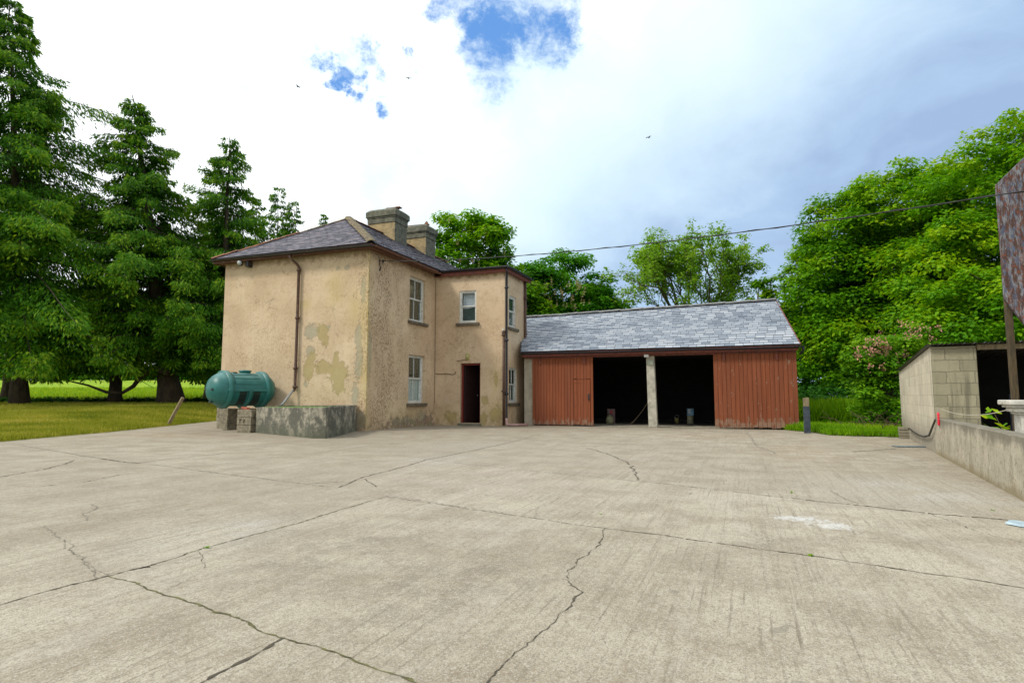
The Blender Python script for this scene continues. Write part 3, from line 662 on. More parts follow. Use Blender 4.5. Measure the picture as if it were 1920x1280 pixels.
ex = [(z, az_to_cam((-25, 30)) + a, l, e) for z, a, l, e in [(9.5, .55, 9.2, .10), (7.6, .25, 9.5, .05), (8.2, .9, 9.0, .12), (6.5, -.2, 8.5, .05), (5.6, .6, 8.6, .02), (11, .2, 8.0, .15), (12.6, .95, 7.4, .22), (15.5, .9, 6.4, .25), (10.2, -.5, 8, .1), (4.8, .1, 8.0, .0), (4.4, .95, 7.6, .0), (7, 1.3, 8.5, .1), (13.8, 1.2, 7.2, .25), (18, 1.1, 5.6, .3)]]
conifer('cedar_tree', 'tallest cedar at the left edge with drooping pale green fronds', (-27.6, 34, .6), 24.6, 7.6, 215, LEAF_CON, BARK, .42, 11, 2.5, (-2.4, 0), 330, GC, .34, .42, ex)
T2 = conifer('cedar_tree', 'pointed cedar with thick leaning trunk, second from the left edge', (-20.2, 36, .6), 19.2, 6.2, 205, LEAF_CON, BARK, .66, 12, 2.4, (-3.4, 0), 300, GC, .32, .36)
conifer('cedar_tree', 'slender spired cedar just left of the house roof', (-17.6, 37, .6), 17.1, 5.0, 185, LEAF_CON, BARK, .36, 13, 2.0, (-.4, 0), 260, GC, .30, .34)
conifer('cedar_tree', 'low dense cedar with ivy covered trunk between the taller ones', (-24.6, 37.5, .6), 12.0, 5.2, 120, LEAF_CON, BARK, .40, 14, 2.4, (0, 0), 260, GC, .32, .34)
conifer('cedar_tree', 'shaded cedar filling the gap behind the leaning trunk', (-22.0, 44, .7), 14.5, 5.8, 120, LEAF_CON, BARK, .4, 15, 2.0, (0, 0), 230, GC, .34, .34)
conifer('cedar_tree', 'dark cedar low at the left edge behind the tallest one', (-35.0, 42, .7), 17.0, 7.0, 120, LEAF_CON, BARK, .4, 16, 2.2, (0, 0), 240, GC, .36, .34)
GB = 'small conifer tips above the house roof'
for (px, py, D_, rm, lab, sd_) in [(482, 362, 47, 3.0, 'conifer tip nearest the tall cedars, left of the group of three', 21), (524, 342, 48, 2.9, 'middle and tallest conifer tip of the three above the roof', 22),
                        (551, 370, 48, 2.4, 'thin conifer tip on the right of the three above the roof', 23), (607, 394, 60, 1.2, 'lone small conifer tip poking over the slate roof', 24)]:
    p = at(px, py, D_); conifer('conifer', lab, (p.x, p.y, .3), p.z-.3, rm, 120, LEAF_CON, BARK, .2, sd_, 4 if D_ < 50 else 9, (0, 0), 190, GB, .30, .30)
mb = MB(); pa = [at(x, y, 35.2)-Vector((-20.2, 36, .6)) for x, y in [(318,700),(285,690),(262,708),(250,724),(230,736),(200,735),(165,722),(120,712)]]
mb.tube(pa, [.2, .17, .14, .12, .10, .09, .06, .03], 7); o = mb.build('low_branch', BARK, T2, True)
# thin brush at the foot of the cedars
LEAF_SHADE = leafmat('shade_dark_leaf', (.010, .050, .004), (.024, .110, .006), (.060, .19, .010), .3)  # leaf colour darkened to paint the shadow beneath the trees
def brush(name, label, c0, c1, n, hgt, wid, leaf, seed, size=.16, kind='stuff', zf=None):
    rng = np.random.default_rng(seed); c0 = np.array(c0); c1 = np.array(c1); P = []; A = []; B = []; T = []
    for _ in range(n):
        c = c0+(c1-c0)*rng.random()+np.array([rng.normal(0, wid*.3), rng.normal(0, wid), 0]); rc = hgt*rng.uniform(.25, .6); c[2] += rc*.6
        p, a, b = clump_leaves(rng, c, rc, 70, size, .1, .9); P.append(p); A.append(a); B.append(b); T.append(rng.normal(rng.uniform(.2, .6), .15, len(p)))
    o = quads(name, pack(P), pack(A), pack(B), np.concatenate(T), leaf); return tag(o, label, 'undergrowth', kind=kind)
brush('undergrowth', 'nettles and ivy along the foot of the cedars, leaves darkened as shade', (-38, 37.5, .55), (-13.5, 39.0, .55), 560, .62, .4, LEAF_SHADE, 31)
brush('undergrowth', 'shrubs and weeds under the trees by the garage, leaves darkened as shade', (12.5, 30.5, .3), (24, 26, .3), 330, 2.0, 1.5, LEAF_SHADE, 32, .18)
# broadleaf trees
brush('far_treeline', 'low dark hedge line at the far end of the meadow', (-200, 168, 5.2), (-5, 168, 5.2), 420, 5.5, 1.5, LEAF_DRK, 33, 1.1)
brush('undergrowth', 'dark hedge plants just beyond the leaning trunk', (-19.5, 40.5, .5), (-13.5, 41, .5), 60, 1.6, .5, LEAF_DRK, 34)
GR = 'broadleaf trees right of the garage'
broadleaf('chestnut_tree', 'wide rounded bright green tree just right of the garage', 'tree', (20.6, 34, .3),
          [(21.2, 34, 7.2, 4.5, 4.8, 5.7), (18.2, 32, 3.9, 2.3, 3, 2.7), (23.4, 33, 9.8, 4.2, 4, 4.0), (19.3, 34, 9.6, 2.1, 3, 2.7), (17.9, 33.5, 6.6, 1.7, 2, 2.0), (22, 30.5, 5.0, 3.4, 2.8, 3.0), (17.6, 33, 2.9, 1.3, 1.6, 1.5)],
          560, .90, 260, .21, LEAF_SYC, BARKL, .4, 41, 1.7, GR)
broadleaf('chestnut_tree', 'tall tree at the right edge rising behind the block shed', 'tree', (24.5, 28, .3),
          [(24.0, 28, 7.2, 4.8, 4.5, 5.2), (23.6, 26.5, 10.6, 2.6, 3, 3.4), (25.8, 27, 12.0, 2.6, 2.6, 3.0), (20.3, 25.5, 5.3, 3.4, 2.8, 2.9), (18.6, 23, 3.8, 2.6, 2.2, 2.0), (22.5, 22.5, 4.4, 3.2, 2.5, 2.5), (26, 24, 8.5, 4, 3.5, 4)],
          560, .80, 260, .185, LEAF_SYC, BARKL, .45, 42, 1.9, GR)
broadleaf('shade_tree', 'dark wooded tree deep behind the tall grass', 'tree', (21, 43, .5), [(20.5, 43, 3.6, 3.6, 2.5, 3.4), (26, 42, 5.0, 5, 3, 4.8), (33, 40, 5, 5, 3, 4.5)], 230, 1.3, 170, .36, LEAF_DRK, BARK, .3, 43, .9, GR)
GM = 'trees behind the house and garage'
broadleaf('chestnut_tree', 'light green bushy tree directly behind the chimneys', 'tree', (-2.8, 38, 0), [(-3.0, 38, 9.2, 2.6, 2.4, 3.6), (-1.0, 38, 7.4, 2.1, 2, 2.4), (.5, 38, 6.6, 1.5, 1.4, 1.9), (-1.9, 38, 10.6, 1.5, 1.5, 1.8), (-3.6, 37.5, 11.1, 1.1, 1.1, 1.4), (-.9, 37.6, 10.8, 1.0, 1, 1.0), (-4, 38, 5, 2, 2, 2)],
          230, .62, 150, .24, LEAF_SYC, BARKL, .25, 44, 2, GM, [(-2.4, 35.6, 9, 2, .6, 2.4, 14)])
broadleaf('chestnut_tree', 'dark domed chestnut with cream blossom spikes behind the garage roof', 'tree', (3.6, 43, 0), [(3.6, 43, 6.6, 3.9, 3.8, 4.3), (5.3, 42.5, 5.6, 3.0, 3, 3.1), (1.7, 42, 6.9, 2.4, 2.4, 3.2)],
          330, .75, 230, .24, LEAF_DRK, BARK, .3, 45, 2, GM, [(3.1, 38.7, 7.0, 1.9, .5, 1.4, 75), (1.5, 39.2, 7.4, 1.0, .4, .8, 12)])
broadleaf('chestnut_tree', 'small bright green tree between the house and the domed chestnut', 'tree', (.9, 38.5, 0), [(.9, 38.5, 5.4, 1.9, 1.6, 2.4), (2.5, 38, 4.9, 1.3, 1.2, 1.4)], 110, .55, 150, .23, LEAF_SYC, BARKL, .15, 46, 2, GM)
for i, (px, py, lab) in enumerate([(1443, 522, 'upright young tree showing just above the garage ridge end'), (1478, 548, 'low young tree tucked between garage gable and big tree'), (1420, 540, 'feathery young tree touching the bare crowned tree')]):
    p = at(px, py, 38); broadleaf('young_tree', lab, 'tree', (p.x, p.y, 0), [(p.x, p.y, p.z-1.1, .75, .75, 1.3), (p.x+.2, p.y, p.z-3.4, 1.3, 1.2, 2.0), (p.x, p.y, p.z-.25, .3, .3, .6)], 46, .40, 80, .22, LEAF_SYC, BARKL, .1, 50+i, 1, GM)
# open-crowned tree with visible branches
def open_tree(name, label, base, seed):
    rnd = random.Random(seed); rng = np.random.default_rng(seed); t = thing(name, label, 'tree', base, 0, GM); mb = MB(); P = []; A = []; B = []; T = []
    def grow(p, d, l, r, lev):
        pts = [p]; dd = d
        for k in range(4):
            dd = (dd + Vector((rnd.uniform(-1, 1), rnd.uniform(-1, 1), rnd.uniform(-.3, .6)))*.13).normalized(); pts.append(pts[-1]+dd*l/4)
        mb.tube(pts, [r*(1-.11*k) for k in range(5)], 6 if lev < 3 else 4, cap=False)
        if lev >= 3 or (lev == 2 and rnd.random() < .6):
            for q in pts[2:]:
                if rnd.random() < .8 or lev > 3:
                    c = np.array(q)+rng.normal(0, .12, 3); a, b, c_ = clump_leaves(rng, c, rnd.uniform(.18, .40), 15 if lev > 3 else 9, .19, .3, .8); P.append(a); A.append(b); B.append(c_); T.append(rng.normal(rnd.uniform(.3, .7), .14, len(a)))
        if lev >= 5: return
        for k in range(2 if lev < 1 else 3 if lev < 4 else 2):
            a = rnd.uniform(0, 6.28); sp = rnd.uniform(.35, .75) if lev else rnd.uniform(.25, .5)
            s = dd.cross(Vector((math.cos(a), math.sin(a), .2))).normalized(); nd = (dd*math.cos(sp)+s*math.sin(sp) + Vector((0, 0, .12))).normalized()
            grow(pts[-1] if k == 0 else pts[rnd.choice((2, 3, 4))], nd, l*rnd.uniform(.64, .80), r*.62, lev+1)
    for (x, dx) in ((-.6, -.20), (.6, .12), (-.1, -.08), (.3, .02)):
        grow(Vector((x*.5, 0, -.2)), Vector((dx*1.5, rnd.uniform(-.1, .1), 1)).normalized(), 4.25, .17, 0)
    mb.build('trunk', BARKL, t, True); P_ = pack(P); zmx = P_[:, 2].max(); print('ash top', zmx, P_[:, 0].min(), P_[:, 0].max()); quads('crown', P_, pack(A), pack(B), np.concatenate(T), LEAF_ASH, t)
    return t
open_tree('ash_tree', 'airy tree with bare visible branches and sparse pale leaves', (12.75, 41, 0), 8)
# flowering shrub by the shed
sb = broadleaf('flowering_shrub', 'pink tipped flowering shrub leaning against the block shed', 'shrub', (12.3, 19.9, 0), [(12.4, 20.0, 1.9, 1.15, .9, 1.25), (11.9, 19.6, .9, .8, .7, .9), (13.4, 20.2, 2.7, .8, .7, .7), (11.6, 19.8, 2.3, .6, .6, .5)], 130, .33, 110, .12, LEAF_CHE, BARK, .07, 61, .12)
rg = np.random.default_rng(8); P = []; A = []; B = []
for e in [(12.0, 19.3, 2.75, 1.0, .4, .35), (13.3, 19.7, 3.15, .6, .3, .25), (11.5, 19.3, 2.5, .4, .3, .3), (12.5, 19.1, 2.2, .8, .2, .3)]:
    for _ in range(16):
        c = np.array(e[:3])+rg.normal(0, .65, 3)*np.array(e[3:])-np.array((12.3, 19.9, 0))
        for k in range(16):
            d = unit(rg.normal(0, 1, 3)+np.array([0, -.4, .6])); P.append(c+rg.normal(0, .05, 3)); A.append(d*.07); B.append(unit(np.cross(d, rg.normal(0, 1, 3)))*.022)
quads('blossom', np.array(P), np.array(A), np.array(B), rg.random(len(P)), PINKFL, sb)
# ------------------------------------------------------------------ house
C0 = gp(685, 808); L_ = 14.6; WD = 6.15; EZ = 5.95
house = thing('farmhouse', 'two storey ochre rendered farmhouse with slate hipped roof and side bay', 'house', (C0.x, C0.y, 0), TH)
BV = 4.55; BW = 2.97; BD = 2.35; BZ = 5.85
fw_holes = [(2.6, 3.75, 3.87, 5.52), (2.6, 3.75, .86, 2.62)]
bf_holes = [(1.06, 1.79, 3.93, 5.19), (1.13, 1.97, .10, 2.37)]
bs_holes = [(.43, 1.20, 3.76, 4.99), (.43, 1.29, .86, 2.21)]
mb = MB()
wall_grid(mb, (-WD, 0, -.05), (1, 0, 0), WD, EZ+.05, (), .07)
hs = [(a, b, c+.05, d+.05) for a, b, c, d in fw_holes]
wall_grid(mb, (0, 0, -.05), (0, 1, 0), BV, EZ+.05, hs, .07, .20, (-1, 0, 0))
wall_grid(mb, (0, BV, -.05), (1, 0, 0), BW, BZ+.05, [(a, b, c+.05, d+.05) for a, b, c, d in bf_holes], .07, .18, (0, 1, 0))
wall_grid(mb, (BW, BV, -.05), (0, 1, 0), BD, BZ+.05, [(a, b, c+.05, d+.05) for a, b, c, d in bs_holes], .07, .16, (-1, 0, 0))
wall_grid(mb, (BW, BV+BD, -.05), (-1, 0, 0), BW, BZ+.05, (), .5)
wall_grid(mb, (0, BV+BD, -.05), (0, 1, 0), L_-BV-BD, EZ+.05, (), .5)
wall_grid(mb, (0, L_, -.05), (-1, 0, 0), WD, EZ+.05, (), .5)
wall_grid(mb, (-WD, L_, -.05), (0, -1, 0), L_, EZ+.05, (), .5)
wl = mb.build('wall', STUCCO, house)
def isend(co): return (np.abs(co[:, 1]) < .02)
def isfr(co): return (np.abs(co[:, 0]) < .02)
def isbf(co): return (np.abs(co[:, 1]-BV) < .02) & (co[:, 0] > .02)
pattr(wl, 'olive', lambda co: np.where(isend(co), blobs(co[:, 0], co[:, 2], [(-1.78, 3.25, .26, .30), (-1.66, 2.95, .16, .22), (-2.30, 2.02, .24, .45), (-2.15, 2.45, .16, .2), (-1.72, 2.06, .36, .26), (-1.10, 1.86, .42, .42), (-1.05, 1.45, .28, .28), (-1.2, 2.3, .12, .3)]), 0)
      + np.where(isbf(co), blobs(co[:, 0], co[:, 2], [(2.62, .45, .3, .35), (2.15, .95, .22, .22), (2.1, .25, .2, .3), (2.62, 1.7, .08, .35), (.75, .3, .3, .25)]), 0)*.85)
pattr(wl, 'grey', lambda co: np.where(isend(co), blobs(co[:, 0], co[:, 2], [(-2.25, 3.27, .30, .28), (-2.05, 3.3, .2, .2), (-2.25, 2.62, .2, .18), (-.35, 3.0, .14, .5), (-.30, 2.2, .16, .6), (-.42, 1.1, .14, .5), (-.2, 4.6, .10, .5), (-1.55, 3.4, .1, .1), (-.85, 5.35, .14, .09), (-1.2, 5.35, .1, .08), (-.3, .35, .5, .3), (-2.4, 1.5, .1, .1)]), 0)
      + np.where(isfr(co), blobs(co[:, 1], co[:, 2], [(1.9, .2, .5, .22), (3.6, .35, .5, .25), (.15, 2.5, .10, 1.2), (2.6, .25, .5, .2)]), 0)*.8)
pattr(wl, 'grime', lambda co: np.where(isfr(co), .25+.85*np.exp(-((co[:, 1]-.9)/1.35)**2)*(co[:, 2] > 0), 0) + np.where(isend(co), .12 + .75*np.exp(-((co[:, 0]+.15)/.28)**2) + .35*blobs(co[:, 0], co[:, 2], [(-3.6, 3.0, .9, .6), (-4.9, 2.2, 1.2, .6), (-1, .8, 1.2, .4)]), 0)
      + np.where(isbf(co), .28*np.exp(-((co[:, 2]-3.2)/1.6)**2), 0) + .15)
pattr(wl, 'lichen', lambda co: np.where(isend(co), blobs(co[:, 0], co[:, 2], [(-1.35, 4.85, .35, .45), (-1.3, 4.4, .35, .3), (-.15, 3.6, .16, 1.4), (-.12, 1.8, .14, 1.0), (-.5, 4.0, .3, .6), (-2.5, 4.2, .2, .2)]), 0)
      + np.where(isfr(co), .8*np.exp(-(co[:, 1]/.22)**2) + .6*blobs(co[:, 1], co[:, 2], [(2.0, .5, .9, .5), (3.0, .4, .8, .3)]), 0)
      + np.where(isbf(co), .9*blobs(co[:, 0], co[:, 2], [(2.5, .6, .5, .6), (.7, .35, .5, .3), (2.6, 1.6, .25, .6)]), 0))
pattr(wl, 'stone', lambda co: np.where(isfr(co), .8*np.exp(-((co[:, 2]-.05)/.48)**2)*(.35+.65*sstn(co[:, 1], .3, 2.0)), 0) + np.where(isend(co), .35*np.exp(-((co[:, 2])/.4)**2), 0)) if 0 else None
def sstn(x, a, b): t = np.clip((x-a)/(b-a), 0, 1); return t*t*(3-2*t)
pattr(wl, 'stone', lambda co: np.where(isfr(co), .82*np.exp(-((co[:, 2]-.05)/.5)**2)*(.45+.55*sstn(co[:, 1], .3, 2.0)), 0) + np.where(isend(co), .35*np.exp(-((co[:, 2])/.4)**2), 0))
# inside surfaces coloured near black for shade
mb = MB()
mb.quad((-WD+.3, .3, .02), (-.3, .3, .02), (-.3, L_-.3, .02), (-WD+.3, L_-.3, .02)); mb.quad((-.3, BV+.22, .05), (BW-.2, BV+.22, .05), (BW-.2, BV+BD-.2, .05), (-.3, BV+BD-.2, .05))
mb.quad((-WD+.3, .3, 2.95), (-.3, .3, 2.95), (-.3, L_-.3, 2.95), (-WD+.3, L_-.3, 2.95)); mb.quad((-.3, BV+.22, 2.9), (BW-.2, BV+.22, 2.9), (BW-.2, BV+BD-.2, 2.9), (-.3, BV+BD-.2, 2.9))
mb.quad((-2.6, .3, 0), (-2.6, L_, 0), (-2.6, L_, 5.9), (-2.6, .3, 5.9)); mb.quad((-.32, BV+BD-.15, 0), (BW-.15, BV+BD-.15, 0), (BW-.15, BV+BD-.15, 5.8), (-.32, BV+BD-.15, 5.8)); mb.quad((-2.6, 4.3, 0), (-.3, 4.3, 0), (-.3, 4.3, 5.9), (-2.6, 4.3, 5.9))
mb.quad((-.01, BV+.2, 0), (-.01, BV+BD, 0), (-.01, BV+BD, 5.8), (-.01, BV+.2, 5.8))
mb.build('interior', SHADEIN, house)
# door frame + threshold + half open inner door
mb = MB(); y0 = BV+.10; mb.box(1.13, 1.20, y0, y0+.08, .10, 2.37); mb.box(1.90, 1.97, y0, y0+.08, .10, 2.37); mb.box(1.20, 1.90, y0, y0+.08, 2.29, 2.37)
mb.build('door_frame', REDFR, house, bevel=.005)
mb = MB(); mb.hexa([(1.21, y0+.09, .12), (1.25, y0+.09, .12), (1.47, y0+.83, .12), (1.43, y0+.83, .12), (1.21, y0+.09, 2.27), (1.25, y0+.09, 2.27), (1.47, y0+.83, 2.27), (1.43, y0+.83, 2.27)])
dr = mb.build('door', simple('dark_maroon_door', (.022, .005, .004), .7), house); mb = MB(); mb.tube([(1.475, y0+.70, 1.15), (1.52, y0+.70, 1.15), (1.54, y0+.60, 1.15)], .012, 6); mb.build('handle', GALV, dr)
mb = MB(); mb.box(1.06, 2.02, BV-.10, BV+.30, .0, .085, j=.004); mb.build('doorstep', MOSSCONC, house, bevel=.01)
# windows: built in local plane coordinates (s along wall, d into wall)
def window(P0, S, Dn, s0, s1, z0, z1, dep, vbar=True, fill=None, sill=.10):
    """P0 wall origin, S along, Dn inward"""
    P0 = Vector(P0); S = Vector(S); Dn = Vector(Dn)
    def bx(mb, a, b, da, db, c, d, mi=0):
        p = []
        for z in (c, d):
            for (q, w_) in ((a, da), (b, da), (b, db), (a, db)): v = P0+S*q+Dn*w_; p.append((v.x, v.y, z))
        mb.hexa(p, mi)
    wd = bpy.data.objects.new('window', None); 
    mb = MB(); f = .055; zm = (z0+z1)/2+.02
    bx(mb, s0, s0+f, dep-.10, dep, z0, z1); bx(mb, s1-f, s1, dep-.10, dep, z0, z1); bx(mb, s0+f, s1-f, dep-.10, dep, z1-.05, z1); bx(mb, s0+f, s1-f, dep-.10, dep+.01, z0, z0+.05)
    fr = mb.build('window', WFRAME, house, bevel=.004)
    mb = MB(); r = .042; a, b = s0+f, s1-f   # sashes: upper in front, lower set back
    for (c, d, dd) in ((zm-.02, z1-.05, dep-.055), (z0+.05, zm+.02, dep-.015)):
        bx(mb, a, a+r, dd-.02, dd+.02, c, d); bx(mb, b-r, b, dd-.02, dd+.02, c, d); bx(mb, a+r, b-r, dd-.02, dd+.02, c, c+r+.01); bx(mb, a+r, b-r, dd-.02, dd+.02, d-r, d)
        if vbar: bx(mb, (a+b)/2-.014, (a+b)/2+.014, dd-.018, dd+.018, c+r+.01, d-r)
    mb.build('sash', WFRAME, fr, bevel=.003)
    mb = MB()
    for (c, d, dd) in ((zm, z1-.09, dep-.055), (z0+.10, zm, dep-.015)):
        bx(mb, a+r*.8, b-r*.8, dd-.002, dd+.002, c, d)
    mb.build('pane', GLASS, fr)
    if fill: fill(bx, fr, a, b, z0, zm, z1, dep)
    mb = MB(); bx(mb, s0-.12, s1+.14, -.09, dep-.02, z0-.12, z0-.012); mb.build('sill', SILL, fr, bevel=.012)
    return fr
def f_room(bx, fr, a, b, z0, zm, z1, dep):
    mb = MB(); bx(mb, a-.3, a+.16, dep+.10, dep+.13, z0, z1); mb.build('curtain', ROOMW, fr); mb = MB(); bx(mb, b-.03, b+.4, dep+.12, dep+.15, z0, z1); mb.build('curtain', ROOMW, fr)
def f_shut(bx, fr, a, b, z0, zm, z1, dep):
    mb = MB(); k = 5; w_ = (b-a+.1)/k
    for i in range(k): bx(mb, a-.05+i*w_+.006, a-.05+(i+1)*w_-.006, dep+.045+.004*(i % 2), dep+.07, z0+.02, zm+.03)
    mb.build('shutter', BOARD, fr); f_room(bx, fr, a, b, z0, zm, z1, dep)
def f_net(bx, fr, a, b, z0, zm, z1, dep):
    mb = MB(); n = 36; L0 = []; 
    for i in range(n+1):
        s = a+(b-a)*i/n; d = dep+.09+.018*math.sin(i*1.3)+.008*math.sin(i*3.1); L0.append((s, d))
    for (s, d), (s2, d2) in zip(L0, L0[1:]):
        bx(mb, s, s2, d, d+.002, zm-.06, z1) if 0 else None
        bx(mb, s, s2+.002, (d+d2)/2, (d+d2)/2+.003, zm-.05+.02*math.sin(s*9), z1)
    mb.build('curtain', NET, fr)
TEALG = simple('teal_glass_tint', (.035, .085, .09), .5, .2, 3)  # panel behind the lower sash, coloured for the glass's dark teal look
def f_net2(bx, fr, a, b, z0, zm, z1, dep):
    f_net(bx, fr, a, b, z0, zm, z1, dep); mb = MB(); bx(mb, a-.02, b+.02, dep+.12, dep+.14, z0, zm); mb.build('glass_tint_panel', TEALG, fr)
def f_side(bx, fr, a, b, z0, zm, z1, dep):
    f_net(bx, fr, a, (a+b)/2+.1, z0, z0+.1, z1, dep)
window((0, 0, 0), (0, 1, 0), (-1, 0, 0), 2.6, 3.75, 3.87, 5.52, .19, True, f_room)
window((0, 0, 0), (0, 1, 0), (-1, 0, 0), 2.6, 3.75, .86, 2.62, .19, True, f_shut)
window((0, BV, 0), (1, 0, 0), (0, 1, 0), 1.06, 1.79, 3.93, 5.19, .13, False, f_net2)
window((BW, BV, 0), (0, 1, 0), (-1, 0, 0), .43, 1.20, 3.76, 4.99, .13, False, f_side)
window((BW, BV, 0), (0, 1, 0), (-1, 0, 0), .43, 1.29, .86, 2.21, .13, True, f_side)
# roof
EX = .33; RZ = 8.10; RU = -WD/2; SA = 3.03
def slates(mb, O, U, S, width, length, sw, gg, clip, th=.008, w=None):
    O = Vector(O); U = Vector(U).normalized(); S = Vector(S).normalized(); N = U.cross(S).normalized(); rows = int(length/gg)+1
    for r in range(rows):
        off = -sw*random.random()*.15 - (sw/2 if r % 2 else 0); c = int(width/sw)+2
        for k in range(c):
            a = off+k*sw+random.uniform(-.01, .01)*sw*4; b = a+sw-.006; s0 = r*gg+random.uniform(-.006, .006); s1 = min(length, s0+gg*1.9)
            if s1-s0 < .03: continue
            ca, cb = clip((a+b)/2, s0+gg*.5)
            a = max(a, ca); b = min(b, cb)
            if b-a < .03: continue
            l0 = th*2.1+random.uniform(0, .008); l1 = .002; t = random.random()
            p0 = O+U*a+S*s0; p1 = O+U*b+S*s0; p2 = O+U*b+S*s1; p3 = O+U*a+S*s1; tw = random.uniform(-.003, .003)
            q0, q1, q2, q3 = p0+N*(l0+tw), p1+N*(l0-tw), p2+N*l1, p3+N*l1
            mb.quad(q0, q1, q2, q3, 0, .02+t); mb.quad(p0-N*.01, p1-N*.01, q1, q0, 1); mb.quad(p0+N*(l0-th), q0, q3, p3, 0, .02+t*.5); mb.quad(q1, p1+N*(l0-th), p2, q2, 0, .02+t*.5)
e0 = (-WD-EX, -EX, EZ+.07); e1 = (EX, -EX, EZ+.07); e2 = (EX, L_+EX, EZ+.07); e3 = (-WD-EX, L_+EX, EZ+.07); ra = (RU, SA, RZ); rb = (RU, L_-SA, RZ)
mb = MB(); mb.poly([e0, e1, ra], 1); mb.poly([e1, e2, rb, ra], 1); mb.poly([e2, e3, rb], 1); mb.poly([e3, e0, ra, rb], 1)
wE = WD+2*EX; hyp = math.hypot(SA+EX, RZ-EZ-.07); hx = WD/2+EX
slates(mb, e0, (1, 0, 0), (0, SA+EX, RZ-EZ-.07), wE, hyp, .26, .165, lambda a, s: (hx*s/hyp+.02, wE-hx*s/hyp-.02))
hyp2 = math.hypot(hx, RZ-EZ-.07); LL = L_+2*EX
slates(mb, e1, (0, 1, 0), (-hx, 0, RZ-EZ-.07), LL, hyp2, .26, .165, lambda a, s: ((SA+EX)*s/hyp2+.02, LL-(SA+EX)*s/hyp2-.02))
rf = mb.build('roof', [SLATE_H, UNDER], house)
def ridge(a, b, mat_, seed, r=.12, parent=rf, step=.42):
    a = Vector(a); b = Vector(b); n = max(1, int((b-a).length/step)); mb = MB(); rnd = random.Random(seed); d = (b-a).normalized(); sd_ = d.cross(Vector((0, 0, 1))).normalized(); up = sd_.cross(d)
    for k in range(n):
        p = a.lerp(b, k/n); q = a.lerp(b, (k+1)/n); j = rnd.uniform(-.012, .012); arc = []
        for i in range(7):
            an = math.pi*(.5 + (i-3)/3*.42); arc.append((math.cos(an)*r*1.15, math.sin(an)*r*.8-.025))
        for (x, y), (x2, y2) in zip(arc, arc[1:]):
            m1 = p+sd_*x+up*(y+j); m2 = p+sd_*x2+up*(y2+j); m3 = q+sd_*x2+up*(y2+.012+j); m4 = q+sd_*x+up*(y+.012+j); mb.quad(m1, m2, m3, m4); mb.quad(m1, m2, m2-up*.02, m1-up*.02); mb.quad(m4, m3, m3-up*.02, m4-up*.02)
    return mb.build('ridge_tiles', mat_, parent)
ridge(e1, ra, MOSSTILE, 1, .15); ridge(Vector(e0).lerp(Vector(ra), .0), Vector(e0).lerp(Vector(ra), .62), REDTILE, 2, .10); ridge(Vector(e0).lerp(Vector(ra), .62), ra, MOSSTILE, 3, .09)
ridge(ra, rb, REDTILE, 4, .11)
mb = MB()   # soffit and fascia
zf = EZ-.06
mb.box(-WD-EX+.03, EX-.03, -EX+.03, -EX+.055, zf-.03, EZ+.06); mb.box(EX-.055, EX-.03, -EX+.055, BV-.3, zf-.03, EZ+.06); mb.box(EX-.055, EX-.03, BV+BD+.3, L_, zf-.03, EZ+.06); mb.box(-WD-EX+.03, -WD-EX+.055, -EX+.055, L_, zf-.03, EZ+.06)
mb.box(-WD-EX+.056, EX-.056, -EX+.056, .0, zf+.0, zf+.02); mb.box(.0, EX-.056, .002, BV-.3, zf, zf+.02); mb.box(-WD-EX+.056, -WD, .002, L_, zf, zf+.02)
mb.build('fascia', BROWNP, house)
def gutter(pts, mt, parent, r=.062, name='gutter'):
    mb = MB(); pts = [Vector(p) for p in pts]
    for a, b in zip(pts, pts[1:]):
        d = (b-a).normalized(); s = d.cross(Vector((0, 0, 1))); n = max(2, int((b-a).length/1.2)); prev = None
        for k in range(n+1):
            c = a.lerp(b, k/n)+Vector((0, 0, .008*math.sin(k*1.7))); ringo = [c+s*math.cos(t)*r+Vector((0, 0, math.sin(t)*r)) for t in [math.pi+math.pi*i/8 for i in range(9)]]; ringi = [c+s*math.cos(t)*r*.88+Vector((0, 0, math.sin(t)*r*.88)) for t in [math.pi+math.pi*i/8 for i in range(9)]]
            cur = ringo+ringi[::-1]
            if prev:
                for i in range(len(cur)): mb.quad(prev[i], prev[(i+1) % len(cur)], cur[(i+1) % len(cur)], cur[i])
            prev = cur
        if True:
            for k in range(1, n): c = a.lerp(b, k/n); mb.tube([c-d*.03+Vector((0,0,0)), c+d*.03], r*1.08, 12)if 0 else None
    return mb.build(name, mt, parent, False)
gutter([(-WD-EX, -EX-.045, EZ+.03), (EX, -EX-.045, EZ-.01)], GUTTER, house); gutter([(EX+.045, -EX, EZ-.0), (EX+.045, BV-.32, EZ-.05)], BROWNP, house)
